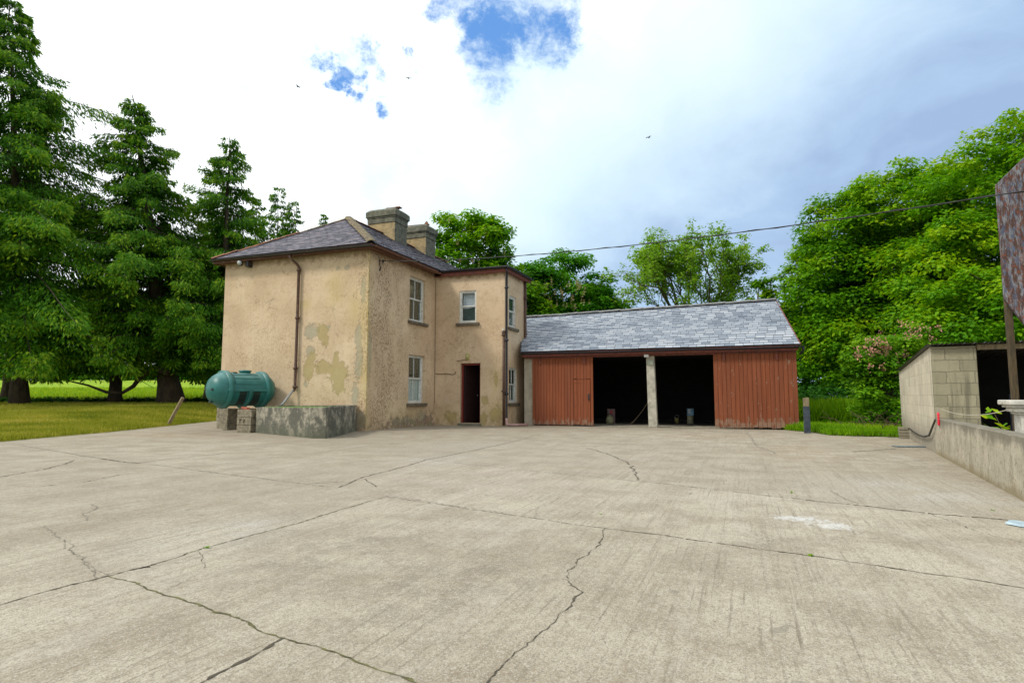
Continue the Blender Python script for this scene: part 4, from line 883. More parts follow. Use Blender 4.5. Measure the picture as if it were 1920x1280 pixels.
# chimneys
def chimney(s0, s1, hw, zt, pots):
    mb = MB(); c = RU; b = MB()
    for (e, z0, z1, mi) in ((0, 6.6, zt-.62, 1), (.025, zt-.62, zt-.40, 0), (.05, zt-.40, zt-.34, 0), (.085, zt-.34, zt-.10, 0)):
        x0, x1, y0, y1 = c-hw-e, c+hw+e, s0-e, s1+e
        mb.box(x0, x1, y0, y1, z0, z1, mi, j=.006 if e else 0); mb.mi[-3] = 0
    e = .085; x0, x1, y0, y1 = c-hw-e, c+hw+e, s0-e, s1+e; z0 = zt-.10
    mb.hexa([(x0, y0, z0), (x1, y0, z0), (x1, y1, z0), (x0, y1, z0), (x0+.14, y0+.14, zt+.03), (x1-.14, y0+.14, zt+.03), (x1-.14, y1-.14, zt+.03), (x0+.14, y1-.14, zt+.03)])
    ch = mb.build('chimney', [CHIM, CHIMF], house, bevel=.025)
    for (dx, h_, tp_) in pots:
        mb = MB(); yy = (s0+s1)/2+random.uniform(-.05, .05)
        mb.lathe((c+dx, yy, zt), (0, 0, 1), [(0, .15), (.03, .14), (h_*.6, .115), (h_*.85, .12), (h_*.88, .15), (h_, .15), (h_, .11), (.05, .10)], 14)
        if tp_ == 1: mb.box(c+dx-.24, c+dx+.24, yy-.14, yy+.14, zt+h_+.0, zt+h_+.035, j=.012)
        if tp_ == 2: mb.lathe((c+dx, yy, zt+h_), (0, 0, 1), [(0, .13), (.14, .05), (.19, .001)], 12)
        mb.build('chimney_pot', POT, ch)
chimney(5.32, 6.32, .68, 9.16, [(-.35, .10, 1), (.06, .16, 0), (.42, .13, 1)])
chimney(8.02, 8.95, .68, 9.16, [(-.30, .10, 1), (.1, .10, 1), (.45, .12, 2)])
# bay roof
mb = MB(); o_ = .20; z = BZ+.16
mb.hexa([(-.02, BV-o_, z-.10), (BW+o_, BV-o_, z-.10), (BW+o_, BV+BD+o_, z-.10), (-.02, BV+BD+o_, z-.10), (-.02, BV-o_, z), (BW+o_, BV-o_, z), (BW+o_, BV+BD+o_, z), (-.02, BV+BD+o_, z)])
mb.hexa([(-.0, BV-o_, z+.002), (BW+o_, BV-o_, z+.002), (BW+o_, BV+BD+o_, z+.002), (-.0, BV+BD+o_, z+.002), (-.0, BV+.6, z+.14), (BW-.6, BV+.6, z+.14), (BW-.6, BV+BD-.6, z+.14), (-.0, BV+BD-.6, z+.14)])
mb.build('bay_roof', GUTTER, house, bevel=.012)
mb = MB(); mb.box(.34, BW+o_-.03, BV-o_+.03, BV-o_+.05, BZ-.07, z-.104); mb.box(BW+o_-.05, BW+o_-.03, BV-o_+.052, BV+BD+o_, BZ-.07, z-.104); mb.box(.002, BW+o_-.052, BV-o_+.052, BV, BZ-.05, BZ-.03); mb.box(BW, BW+o_-.052, BV+.002, BV+BD, BZ-.05, BZ-.03)
mb.build('bay_fascia', REDTRIM, house)
gutter([(.3, BV-o_-.05, z-.03), (BW+o_+.02, BV-o_-.05, z-.045)], BLACKP, house, .055); gutter([(BW+o_+.05, BV-o_-.02, z-.04), (BW+o_+.05, BV+BD+o_, z-.05)], BLACKP, house, .055)
def pipe(pts, r, mt, coll=(), name='downpipe'):
    mb = MB(); mb.tube(pts, r, 10)
    for (x, y, z) in coll: mb.tube([(x, y, z-.05), (x, y, z+.05)], r*1.35, 10); mb.box(x-r*2.2, x+r*2.2, y-.005, y+.012, z-.015, z+.015)
    return mb.build(name, mt, house, True)
BRUSTP = simple('brown_rusty_pipe', (.085, .042, .026), .6, .3, 9, .3, dirt=(.15, .08, .05))
pipe([(-2.95, -.33, 5.93), (-2.95, -.33, 5.78), (-2.80, -.16, 5.60), (-2.76, -.09, 5.50), (-2.76, -.09, 3.6), (-2.77, -.09, 1.36), (-2.80, -.13, 1.28)], .048, BRUSTP, [(-2.76, -.09, 5.4), (-2.76, -.09, 3.75), (-2.77, -.09, 2.05), (-2.77, -.09, 1.42)])
pipe([(-2.79, -.13, 1.32), (-2.98, -.40, .86), (-3.05, -.5, .78)], .04, GALV, name='outlet_pipe')
pipe([(BW-.02, BV-.06, 3.45), (BW-.02, BV-.06, .04)], .045, BRUSTP, [(BW-.02, BV-.06, 3.4), (BW-.02, BV-.06, 1.3)])
mb = MB(); mb.lathe((BW-.02, BV-.06, 3.40), (0, 0, 1), [(0, .05), (.08, .075), (.16, .075), (.165, .0)], 12); mb.build('pipe_hopper', BRUSTP, house)
mb = MB(); mb.tube([(BW-.05, BV-.10, 3.5), (BW-.03, BV-.10, 3.62), (BW-.01, BV-.10, 3.60)], .03, 8); mb.build('pipe_vent', WFRAME, house, True)
pipe([(BW+.14, BV-.20, BZ+.06), (BW+.14, BV-.12, BZ-.08), (BW+.08, BV-.02, BZ-.25), (BW+.08, BV-.02, .25), (BW+.10, BV-.05, .10)], .042, BLACKP, [(BW+.08, BV-.02, 5.2), (BW+.08, BV-.02, 3.2), (BW+.08, BV-.02, 1.2)])
pipe([(BW+.07, BV+BD-.25, BZ+.0), (BW+.07, BV+BD-.25, 3.0), (BW+.07, BV+BD-.25, .12)], .05, BRUSTP, [(BW+.07, BV+BD-.25, 5.1), (BW+.07, BV+BD-.25, 3.3), (BW+.07, BV+BD-.25, 1.9)])
pipe([(BW+.10, BV-.09, .30), (BW+.12, BV-.09, .07), (BW+.22, BV-.07, .055), (BW+.75, BV+.45, .055)], .045, PINKP, name='ground_pipe')
# lamp, cable, bracket, floodlight
LAMPG = simple('yellowed_lamp_glass', (.36, .33, .12), .4, .2, 9, .2)
mb = MB(); mb.lathe((1.44, BV, 2.62), (0, -1, 0), [(0, .10), (.04, .10), (.05, .085), (.09, .075), (.12, .04), (.125, 0)], 16)
wlp = mb.build('wall_lamp', LAMPG, house, True); wlp.scale = (1, 1, 1)
for v in wlp.data.vertices: v.co.z = 2.62+(v.co.z-2.62)*1.45; v.co.x = 1.44+(v.co.x-1.44)*.85
mb = MB(); mb.tube([(1.4, BV-.02, 2.50), (1.2, BV-.02, 2.49), (1.1, BV-.02, 2.46), (.98, BV-.015, 2.475)], .014, 6); mb.tube([(.04, BV-.015, 1.99), (.3, BV-.018, 1.97), (.55, BV-.02, 1.98), (.8, BV-.02, 1.94), (.9, BV-.02, 1.96), (.95, BV-.015, 2.05)], .014, 6); mb.tube([(.03, BV-.012, 5.7), (.03, BV-.012, .8)], .008, 6)
mb.build('surface_cable', simple('painted_cable', (.16, .11, .06), .8), house)
mb = MB(); mb.tube([(0, .60, 5.62), (.14, .60, 5.62), (.14, .60, 5.50)], .012, 6); mb.tube([(.14, .60, 5.66), (.14, .60, 5.56)], .03, 8); mb.tube([(.02, .58, 5.7), (.03, .56, 5.5), (.05, .62, 5.38), (.03, .66, 5.45), (.01, .64, 5.30)], .012, 6); mb.tube([(.01, .62, 5.38), (.01, .60, 5.30)], .022, 6)
mb.build('wire_bracket', WIRE, house)
mb = MB(); mb.box(-5.25, -5.10, -.30, -.24, 5.70, 5.90); mb.box(-5.02, -4.88, -.22, -.02, 5.66, 5.86)
fl_ = mb.build('floodlight', GUTTER, house, bevel=.01); mb = MB(); mb.lathe((-5.18, -.302, 5.80), (0, -1, -.3), [(0, .085), (.05, .075), (.07, .03), (.072, 0)], 14); mb.build('lens', simple('lamp_lens', (.45, .50, .50), .2), fl_, True)
# ------------------------------------------------------------------ overhead cable
a = house.matrix_basis @ Vector((.16, .60, 5.62)); b = at(2300, 296, 7.0); mb = MB(); pts = []
a = Matrix.Translation((C0.x, C0.y, 0)) @ Matrix.Rotation(TH, 4, 'Z') @ Vector((.16, .60, 5.62))
for k in range(61):
    t = k/60*1.25; p = a.lerp(b, t); s = .33*4*t*(1-t); pts.append(p-Vector((0, 0, s)))
mb.tube(pts, [.010]*61, 5); pts2 = [p+Vector((0, .014*math.sin(k*2.1), .014*math.cos(k*2.1))) for k, p in enumerate(pts)]; mb.tube(pts2, [.008]*61, 5)
tag(mb.build('overhead_cable', WIRE), 'black overhead cable sagging from the house wall across the yard', 'cable')
# ------------------------------------------------------------------ garage
GO = Matrix.Translation((C0.x, C0.y, 0)) @ Matrix.Rotation(TH, 4, 'Z') @ Vector((3.36, 5.62, 0))
gar = thing('garage', 'long low garage with pale slate roof and red sliding board doors', 'garage', tuple(GO), TH)
GW = 9.6; GD = 6.8; GE = 2.72
GRND = simple('garage_outer_render', (.36, .32, .24), .9, .2, 3, .4)
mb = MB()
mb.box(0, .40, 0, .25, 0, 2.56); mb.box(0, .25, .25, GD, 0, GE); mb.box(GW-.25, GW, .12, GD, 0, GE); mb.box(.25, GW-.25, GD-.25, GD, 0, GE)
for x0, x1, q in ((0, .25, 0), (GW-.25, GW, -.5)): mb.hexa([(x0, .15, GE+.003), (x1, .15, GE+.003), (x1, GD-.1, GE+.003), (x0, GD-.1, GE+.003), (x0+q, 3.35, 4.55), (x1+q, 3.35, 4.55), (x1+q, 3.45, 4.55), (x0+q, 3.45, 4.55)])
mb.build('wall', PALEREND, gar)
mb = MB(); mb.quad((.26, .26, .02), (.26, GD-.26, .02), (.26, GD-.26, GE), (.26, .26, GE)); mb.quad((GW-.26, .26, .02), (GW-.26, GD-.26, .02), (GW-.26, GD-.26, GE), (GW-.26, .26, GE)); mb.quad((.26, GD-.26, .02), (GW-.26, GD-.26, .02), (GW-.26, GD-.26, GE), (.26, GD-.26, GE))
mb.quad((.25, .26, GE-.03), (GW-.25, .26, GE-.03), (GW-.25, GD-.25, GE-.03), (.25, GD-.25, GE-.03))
mb.build('interior', SHADEIN, gar)
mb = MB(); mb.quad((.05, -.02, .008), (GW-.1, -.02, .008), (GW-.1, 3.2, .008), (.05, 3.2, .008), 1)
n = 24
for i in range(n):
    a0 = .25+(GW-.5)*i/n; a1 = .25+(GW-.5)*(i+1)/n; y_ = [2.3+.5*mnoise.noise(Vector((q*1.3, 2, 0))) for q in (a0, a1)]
    mb.quad((a0, y_[0], .014), (a1, y_[1], .014), (a1, GD-.25, .014), (a0, GD-.25, .014))  # dark sheet from this wavy edge inwards paints the bay's shade
mb.build('floor', [SHADEFL, simple('garage_threshold', (.40, .36, .27), .9, .3, 4, .4, dirt=(.12, .10, .07))], gar)
mb = MB(); sk = -.50; z0, z1 = 4.66, 4.84
UL = lambda f: max(-.36, -.03-.36*3.7*f) if -.30+3.7*f < 1.35 else -1.5
UR = lambda f: GW+.12+sk*f
def RP(u_, f, dz=0.):
    zr = z0+(z1-z0)*(u_/GW); return Vector((u_, -.30+3.7*f, (GE+.08)*(1-f)+zr*f+dz))
Rl = RP(-1.5, 1); Rr = RP(UR(1), 1); E1 = RP(UR(0), 0); NR = 21
for r_ in range(NR):
    f0, f1 = r_/NR, (r_+1)/NR; ul = UL(f0+.01); K = 12
    for k in range(K):
        a0 = ul+(UR(f0)-ul)*k/K; a1 = ul+(UR(f0)-ul)*(k+1)/K; b0_ = ul+(UR(f1)-ul)*k/K; b1_ = ul+(UR(f1)-ul)*(k+1)/K
        mb.quad(RP(a0, f0, -.03), RP(a1, f0, -.03), RP(b1_, f1, -.03), RP(b0_, f1, -.03), 1)
mb.poly([(GW+.12, GD+.3, GE+.08), (-.35, GD+.3, GE+.08), Rl, Rr], 1)
def gsl():
    rnd = random.Random(4)
    for r in range(NR):
        f0 = r/NR; f1 = min(1, (r+1.85)/NR); ul = UL(f0+.01); ur = UR(f0+.02); sw = .30; x = ul-(sw/2)*(r % 2)-rnd.random()*.04; N = Vector((0, -.48, .877))
        while x < ur:
            ww = sw*rnd.uniform(.88, 1.12); a_ = max(ul, x); b_ = min(ur, x+ww-.012); x += ww
            if b_-a_ < .03: continue
            l0 = .020+rnd.uniform(0, .009); t = rnd.random()*.8+.30*mnoise.noise(Vector((a_*.7, f0*3, 0)))+.1; df = rnd.uniform(-.0018, .0018); t = max(.02, t)
            p0, p1, p2, p3 = RP(a_, f0+df), RP(b_, f0+df), RP(b_, f1), RP(a_, f1)
            q0, q1, q2, q3 = p0+N*l0, p1+N*(l0+rnd.uniform(-.003, .003)), p2+N*.001, p3+N*.001
            mb.quad(q0, q1, q2, q3, 0, t); g0, g1 = RP(b_-.001, f0), RP(min(ur, b_+.013), f0); mb.quad(g0+N*.016, g1+N*.016, RP(min(ur, b_+.013), f0+1.0/NR)+N*.012, RP(b_-.001, f0+1.0/NR)+N*.012, 1); mb.quad(p0-N*.01, p1-N*.01, q1, q0, 1); mb.quad(p0-N*.01, q0, q3, p3, 0, .05); mb.quad(q1, p1-N*.01, p2, q2, 0, .05)
gsl()
grf = mb.build('roof', [SLATE_B, UNDER], gar); ridge(Rl, Rr, GREYRIDGE, 6, .13, grf, .45)
mb = MB(); mb.tube([E1, Rr], .03, 6); mb.build('verge_board', REDTRIM, grf)
gutter([(-.02, -.36, GE+.03), (GW+.22, -.36, GE+.02)], BLACKP, gar, .06)
mb = MB(); mb.tube([(GW+.20, -.36, GE+.0), (GW+.20, -.30, GE-.12), (GW+.12, -.05, GE-.22)], .04, 8); mb.build('downpipe', BLACKP, gar, True)
mb = MB(); mb.box(0, GW+.05, -.29, -.262, GE-.11, GE+.06); mb.box(.05, GW, -.12, -.02, GE-.17, GE-.05); mb.box(.4, GW-.05, .0, .22, 2.565, 2.67)
mb.build('fascia', REDTRIM, gar, bevel=.004)
mb = MB(); mb.box(.25, GW, -.26, -.125, GE-.075, GE-.05); mb.build('soffit', GUTTER, gar)
def planks(mb, x0, x1, y0, y1, z0, z1, n, mi=0, rag=.02):
    w_ = (x1-x0)/n
    for i in range(n):
        a = x0+i*w_+.005; b = x0+(i+1)*w_-.005; d = random.uniform(-.003, .003); t = .02+random.random()*.9; zb = z0+random.uniform(0, rag)
        mb.hexa([(a, y0+d, zb), (b, y0+d, zb), (b, y1, zb), (a, y1, zb), (a, y0+d, z1), (b, y0+d, z1), (b, y1, z1), (a, y1, z1)], mi, t)
def hanger(x, par):
    mb = MB(); mb.box(x-.03, x+.03, -.155, -.14, 2.33, 2.60); mb.tube([(x, -.17, 2.62), (x, -.10, 2.62)], .045, 12); mb.tube([(x, -.162, 2.38), (x, -.13, 2.38)], .012, 6)
    mb.build('hanger', REDTRIM, par)
mb = MB(); planks(mb, .36, 1.99, -.10, -.06, .03, 2.55, 14); planks(mb, 1.99, 2.64, -.10, -.06, 1.74, 2.55, 5); planks(mb, 2.64, 2.74, -.105, -.06, .03, 2.55, 1)
mb.box(.38, 2.72, -.058, -.02, 2.2, 2.35, 0, .3); mb.box(.38, 1.95, -.058, -.02, .4, .55, 0, .3)
d1 = mb.build('sliding_door', REDWOOD, gar); d1['label'] = 'left red board sliding door with small wicket door'
mb = MB(); planks(mb, 2.0, 2.63, -.112, -.07, .04, 1.73, 5); mb.box(2.0, 2.28, -.124, -.113, 1.60, 1.64, 0, .2); mb.box(2.0, 2.28, -.124, -.113, .25, .29, 0, .2)
for zz in (1.25, .75): mb.box(2.0, 2.12, -.122, -.113, zz, zz+.03, 0, .1)
wk = mb.build('wicket_door', REDWOOD, d1); mb = MB(); mb.box(2.55, 2.61, -.135, -.113, .98, 1.03); mb.tube([(2.57, -.15, .92), (2.57, -.13, 1.10)], .012, 6); mb.box(2.54, 2.60, -.13, -.113, 1.05, 1.2); mb.build('latch', GUTTER, wk)
hanger(.68, d1); hanger(2.42, d1)
for d_, wv in ((d1, []),): pattr(d_, 'wear', lambda co: 0*co[:, 0])
mb = MB(); planks(mb, 6.98, 9.60, -.10, -.06, .03, 2.57, 19, 0, .05); mb.box(7.0, 9.55, -.058, -.02, 2.2, 2.35, 0, .3); mb.box(7.0, 9.55, -.058, -.02, .4, .55, 0, .3)
d2 = mb.build('sliding_door', REDWOOD, gar); d2['label'] = 'right red board sliding door with flaking paint'
hanger(7.33, d2); hanger(9.0, d2)
pattr(d2, 'wear', lambda co: 1.1*blobs(co[:, 0], co[:, 2], [(8.25, 1.8, .14, .5), (7.65, 1.9, .2, .3), (8.3, 1.25, .1, .5), (7.25, 1.75, .12, .4), (7.7, 1.1, .1, .4), (9.0, 1.1, .1, .3), (8.9, 1.9, .3, .15)])+.30)
mb = MB(); mb.hexa([(4.72, -.02, 0), (5.03, -.02, 0), (5.03, .22, 0), (4.72, .22, 0), (4.68, -.02, 2.56), (4.96, -.02, 2.56), (4.96, .22, 2.56), (4.68, .22, 2.56)])
mb.build('pillar', PILLAR, gar, bevel=.015)
mb = MB(); mb.box(4.74, 4.93, -.06, -.024, 2.22, 2.40); mb.build('junction_box', simple('pale_green_box', (.36, .40, .30), .6), gar, bevel=.008)
mb = MB(); mb.box(4.64, 4.80, -.22, -.13, 2.50, 2.60); mb.build('lamp', simple('white_lamp', (.75, .75, .72), .4), gar, bevel=.01)
# things in the garage
G4 = Matrix.Translation(GO) @ Matrix.Rotation(TH, 4, 'Z')
def inG(u_, v_, z_=.014): return tuple(G4 @ Vector((u_, v_, z_)))
p = inG(5.9, 3.2); t = thing('drum', 'pale dented drum on the garage floor under a blue can', 'drum', p)
mb = MB(); mb.lathe((0, 0, 0), (0, 0, 1), [(0, .001), (0, .12), (.01, .125), (.10, .12), (.11, .127), (.2, .12), (.30, .122), (.31, .127), (.32, .11), (.31, 0)], 20); mb.build('body', simple('dirty_cream_metal', (.30, .28, .17), .7, .3, 9), t, True)
mb = MB(); mb.tube([(-.1, 0, .31), (-.06, 0, .40), (.06, 0, .40), (.1, 0, .31)], .008, 6); mb.build('handle', GALV, t)
p = inG(5.90, 3.25, .40); t = thing('can', 'square blue and white can resting on the pale drum', 'can', p)
mb = MB(); mb.box(-.12, .12, -.07, .07, -.06, .22); mb.build('body', simple('blue_white_tin', (.16, .32, .45), .5, .3, 4), t, bevel=.01)
mb = MB(); mb.box(-.11, .0, -.073, -.0705, .02, .20); mb.build('paper_panel', simple('faded_paper', (.55, .6, .62), .8), t)
mb = MB(); mb.lathe((.07, 0, .22), (0, 0, 1), [(0, .025), (.03, .025), (.03, 0)], 10); mb.build('cap', GUTTER, t)
p = inG(5.35, 3.5); t = thing('bucket', 'small dull yellow bucket left of the pale drum', 'bucket', p)
mb = MB(); mb.lathe((0, 0, 0), (0, 0, 1), [(0, .001), (0, .07), (.22, .09), (.22, .085), (.02, .065)], 16); mb.build('body', simple('dull_yellow', (.26, .22, .07), .7), t, True)
mb = MB(); mb.tube([(-.09, 0, .21), (-.07, 0, .30), (0, 0, .34), (.07, 0, .30), (.09, 0, .21)], .005, 5); mb.build('handle', GALV, t)
p = inG(2.92, 1.9); t = thing('canister', 'round cream canister low behind the left sliding door', 'canister', p)
mb = MB(); mb.lathe((0, 0, 0), (0, 0, 1), [(0, .001), (0, .10), (.04, .14), (.15, .155), (.26, .14), (.32, .07), (.34, .04), (.36, .04), (.36, 0)], 18); mb.build('body', simple('cream_enamel', (.26, .26, .14), .6, .2), t, True)
mb = MB(); mb.tube([(-.05, 0, .34), (-.04, 0, .42), (.04, 0, .42), (.05, 0, .34)], .01, 6); mb.build('handle', GUTTER, t)
p = inG(2.88, 2.3, .45)
t = thing('crate', 'upended crate with red marking behind the cream canister', 'crate', inG(2.88, 2.35)); mb = MB()
for i in range(6): mb.box(-.15, .15, -.1, .1, .1*i, .1*i+.085)
for x_ in (-.13, .13): mb.box(x_-.015, x_+.015, -.11, -.101, 0, .585)
mb.build('body', simple('pinkish_crate', (.18, .11, .11), .7), t); mb = MB(); mb.box(-.05, .05, -.108, -.1015, .40, .52); mb.build('mark', simple('dull_red_mark', (.35, .04, .05), .7), t)
mb = MB(); mb.tube([inG(3.75, 2.2, .03), inG(4.1, 2.5, .5), inG(4.35, 2.8, .95)], [.016, .015, .013], 8); mb.tube([inG(3.70, 2.12, .02), inG(3.80, 2.25, .10)], .03, 6)
tag(mb.build('stick', WOODP), 'pale wooden stick leaning in the dark left garage bay', 'stick')
# ------------------------------------------------------------------ tank, trough, piers
tc = Vector((-8.9, 19.75, 0)); tax = Vector((.62, .785, 0)).normalized(); tz = 1.325
tank = thing('oil_tank', 'green plastic cylindrical oil tank on low block piers beside the house', 'tank', (tc.x+.06, tc.y, tz), math.atan2(tax.y, tax.x))
Rt = .535; hl = .72; mb = MB(); prof = [(-hl-.36, 0), (-hl-.355, .08), (-hl-.335, .2), (-hl-.28, .34), (-hl-.18, .44), (-hl-.06, .51), (-hl+.02, Rt)]
prof += [(x, Rt) for x in np.linspace(-hl+.1, hl-.1, 8)] + [(-x, r) for x, r in prof[::-1]]
mb.lathe((0, 0, 0), (1, 0, 0), prof, 48); mb.build('body', TANK, tank, True)
for x0 in (-hl+.04, -.02, hl-.16):
    mb = MB(); wdt = .17 if x0 < -.1 or x0 > .3 else .10; r1 = Rt+.075
    pr = [(x0, Rt-.01), (x0+.02, r1), (x0+wdt-.02, r1), (x0+wdt, Rt-.01)]; a_ = Vector((1, 0, 0)); n = 40; base = []
    lo_, hi_ = (0, 2*math.pi) if wdt > .15 else (math.pi*.0, math.pi)
    for (d, r) in pr:
        for k in range(n+1): an = lo_+(hi_-lo_)*k/n; mb.v.append((d, math.cos(an)*r, -math.sin(an)*r if wdt < .15 else math.sin(an)*r))
    for i in range(3):
        for k in range(n): b_ = i*(n+1)+k; mb.f.append((b_, b_+1, b_+n+2, b_+n+1)); mb.mi.append(0); mb.tone.append(0)
    mb.build('band', TANK, tank, True)
mb = MB(); mb.box(-hl+.02, hl-.02, -Rt-.05, -Rt+.04, -.07, .0); mb.box(-hl+.02, hl-.02, Rt-.04, Rt+.05, -.07, .0); mb.build('side_rail', TANK, tank, bevel=.015)
mb = MB()   # raised rectangular panels on the upper flank
for an0, an1, r in ((.30, .62, Rt+.018), (.70, .95, Rt+.018), (1.05, 1.30, Rt+.018)):
    for i in range(4):
        a0 = an0+(an1-an0)*i/4; a1 = an0+(an1-an0)*(i+1)/4; f = lambda an, q: (q, -math.cos(an)*r, math.sin(an)*r)
        mb.quad(f(a0, -hl+.26), f(a0, -.0+.40), f(a1, .40), f(a1, -hl+.26))
    e = lambda an, q, rr: (q, -math.cos(an)*rr, math.sin(an)*rr)
    mb.quad(e(an0, -hl+.26, Rt), e(an0, .40, Rt), e(an0, .40, r), e(an0, -hl+.26, r)); mb.quad(e(an1, -hl+.26, r), e(an1, .40, r), e(an1, .40, Rt-.0), e(an1, -hl+.26, Rt))
mb.build('panel', TANK, tank)
for x0, x1 in ((-.32, -.08), (.14, .38)): 
    mb = MB()
    for i in range(5):
        a0 = -.10-1.05*i/5; a1 = -.10-1.05*(i+1)/5; r = Rt+.006; f = lambda an, q: (q, -math.cos(an)*r, math.sin(an)*r); mb.quad(f(a1, x0), f(a1, x1), f(a0, x1), f(a0, x0))
    mb.build('recess', TANKD, tank)
for y_ in (-.17, .17): mb = MB(); mb.box(-hl-.345, -hl-.25, y_-.09, y_+.09, -.04, .03); mb.build('hand_recess', TANKD, tank, bevel=.01)
mb = MB(); mb.box(-hl-.30, -hl-.22, -.08, .08, -.42, -.38); mb.build('drain_recess', TANKD, tank, bevel=.01)
mb = MB(); mb.lathe((.10, 0, Rt-.01), (0, 0, 1), [(0, .17), (.05, .17), (.06, .20), (.09, .20), (.11, .15), (.12, 0)], 24); mb.build('lid', TANK, tank, True)
mb = MB(); mb.lathe((-.32, -.1, Rt-.03), (0, 0, 1), [(0, .10), (.05, .10), (.06, 0)], 20); mb.build('cap', TANKD, tank, True)
HB = simple('mossy_block', (.24, .21, .145), .95, .3, 8, .8, dirt=(.09, .085, .05), bd=.02)
def pier(cx, cy, w_, d_, rows, rz, label, hollow=False, brick=False):
    t = thing('block_pier', label, 'pier', (cx, cy, 0), rz, 'block piers under the oil tank'); z_ = 0
    for i in range(rows):
        mb = MB(); hgt = .235; j = random.uniform(-.015, .015); x0, x1 = -w_/2+j, w_/2+j
        if hollow and i in (rows-2,):
            mb.box(x0, x1, -d_/2+.03, d_/2, z_, z_+hgt-.006); a = [x0, x0+.10, x0+.17, x0+.25, x0+.32, x1]
            for k in range(0, 5, 2): mb.box(a[k], a[k+1], -d_/2, -d_/2+.029, z_, z_+hgt-.006)
            for k in (1, 3): mb.box(a[k], a[k+1], -d_/2, -d_/2+.029, z_, z_+.06); mb.box(a[k], a[k+1], -d_/2, -d_/2+.029, z_+.16, z_+hgt-.006)
        else: mb.box(x0, x1, -d_/2, d_/2, z_, z_+hgt-.006, j=.006)
        mb.build('block', HB, t, bevel=.012); z_ += hgt
    return t
pa = gp(411, 803); pier(pa.x+.12, pa.y+.22, .42, .45, 3, R(-30), 'dark block pier under the near end of the tank, furthest left')
pier(gp(434, 806).x+.02, gp(434, 806).y+.55, .24, 1.2, 3, R(-25), 'narrow block pier in the shadow under the middle of the tank')
pb = gp(457, 811); pier(pb.x+.02, pb.y+.13, .54, .24, 3, R(-19), 'stacked hollow blocks beside the trough with holes facing out', True)
mb = MB(); mb.box(-.14, .14, -.06, .06, 0, .065, j=.005); o = mb.build('brick', BRICK, None, bevel=.008); o.location = (pb.x-.03, pb.y+.12, .707); o.rotation_euler = (0, R(4), R(-30)); tag(o, 'red brick lying on top of the hollow blocks', 'brick')
A_ = gp(479, 811); B_ = gp(585, 821.5); C_ = gp(636, 817); D_ = gp(668, 808.5)
B1 = gp(610, 822)
t = thing('water_trough', 'lichen stained concrete trough full of green water against the house', 'trough', (A_.x, A_.y, 0))
W2 = Matrix.Translation((C0.x, C0.y, 0)) @ Matrix.Rotation(TH, 4, 'Z'); E_ = W2 @ Vector((-.33, -.02, 0)); F_ = W2 @ Vector((-3.15, -.02, 0))
out = [A_, B_, B1, C_, E_, F_]; cen = sum(out, Vector())/6; inn = [p+(cen-p).normalized()*.17 for p in out]; zt = [.77, .81, .82, .82, .83, .79]
sub = lambda L: L
mb = MB(); n = 6
def V3(p, z): return (p.x-A_.x, p.y-A_.y, z)
for i in range(n):
    j = (i+1) % n; K = max(2, int((out[j]-out[i]).length/.12))
    for k in range(K):
        f0, f1 = k/K, (k+1)/K; o0, o1 = out[i].lerp(out[j], f0), out[i].lerp(out[j], f1); i0, i1 = inn[i].lerp(inn[j], f0), inn[i].lerp(inn[j], f1); za, zb = zt[i]+(zt[j]-zt[i])*f0, zt[i]+(zt[j]-zt[i])*f1
        za += .012*mnoise.noise(Vector((o0.x*4, o0.y*4, 0))); zb += .012*mnoise.noise(Vector((o1.x*4, o1.y*4, 0)))
        mb.quad(V3(o0, -.03), V3(o1, -.03), V3(o1, zb-.015), V3(o0, za-.015)); q0 = o0.lerp(i0, .1); q1 = o1.lerp(i1, .1); mb.quad(V3(o0, za-.015), V3(o1, zb-.015), V3(q1, zb), V3(q0, za)); mb.quad(V3(q0, za), V3(q1, zb), V3(i1, zb-.005), V3(i0, za-.005)); mb.quad(V3(i0, za-.005), V3(i1, zb-.005), V3(i1, .1), V3(i0, .1))
mb.build('basin', MOSSCONC, t); mb = MB(); mb.poly([V3(p, .775) for p in inn]); mb.build('water', WATER, t)
# ------------------------------------------------------------------ lawn stake, verge post
s0 = Vector((-11.9, 0, 0)); y_ = 25.5; a = at(322, 784, 24.5); a.z = lawn_z(a.x, a.y); pz = at(322, 784, 27.0); 
p0 = gp(322, 784, .28); p1 = at(343, 745, p0.y)
mb = MB(); mb.tube([p0-(p1-p0)*.25, p0, p0.lerp(p1, .5), p1], [.07, .07, .068, .065], 4); tag(mb.build('wooden_stake', WOODP), 'leaning wooden stake in the lawn left of the tank', 'stake')
t = thing('fence_post', 'blue black fence post with bare wooden top by the garage corner', 'post', tuple(gp(1514, 812)), R(-15)); mb = MB(); mb.box(-.085, .085, -.05, .05, -.1, .80); mb.build('painted_base', BLUEPOST, t, bevel=.01); mb = MB(); mb.box(-.08, .08, -.046, .046,   .803, 1.06, j=.006); mb.build('bare_top', WOODP, t, bevel=.01)
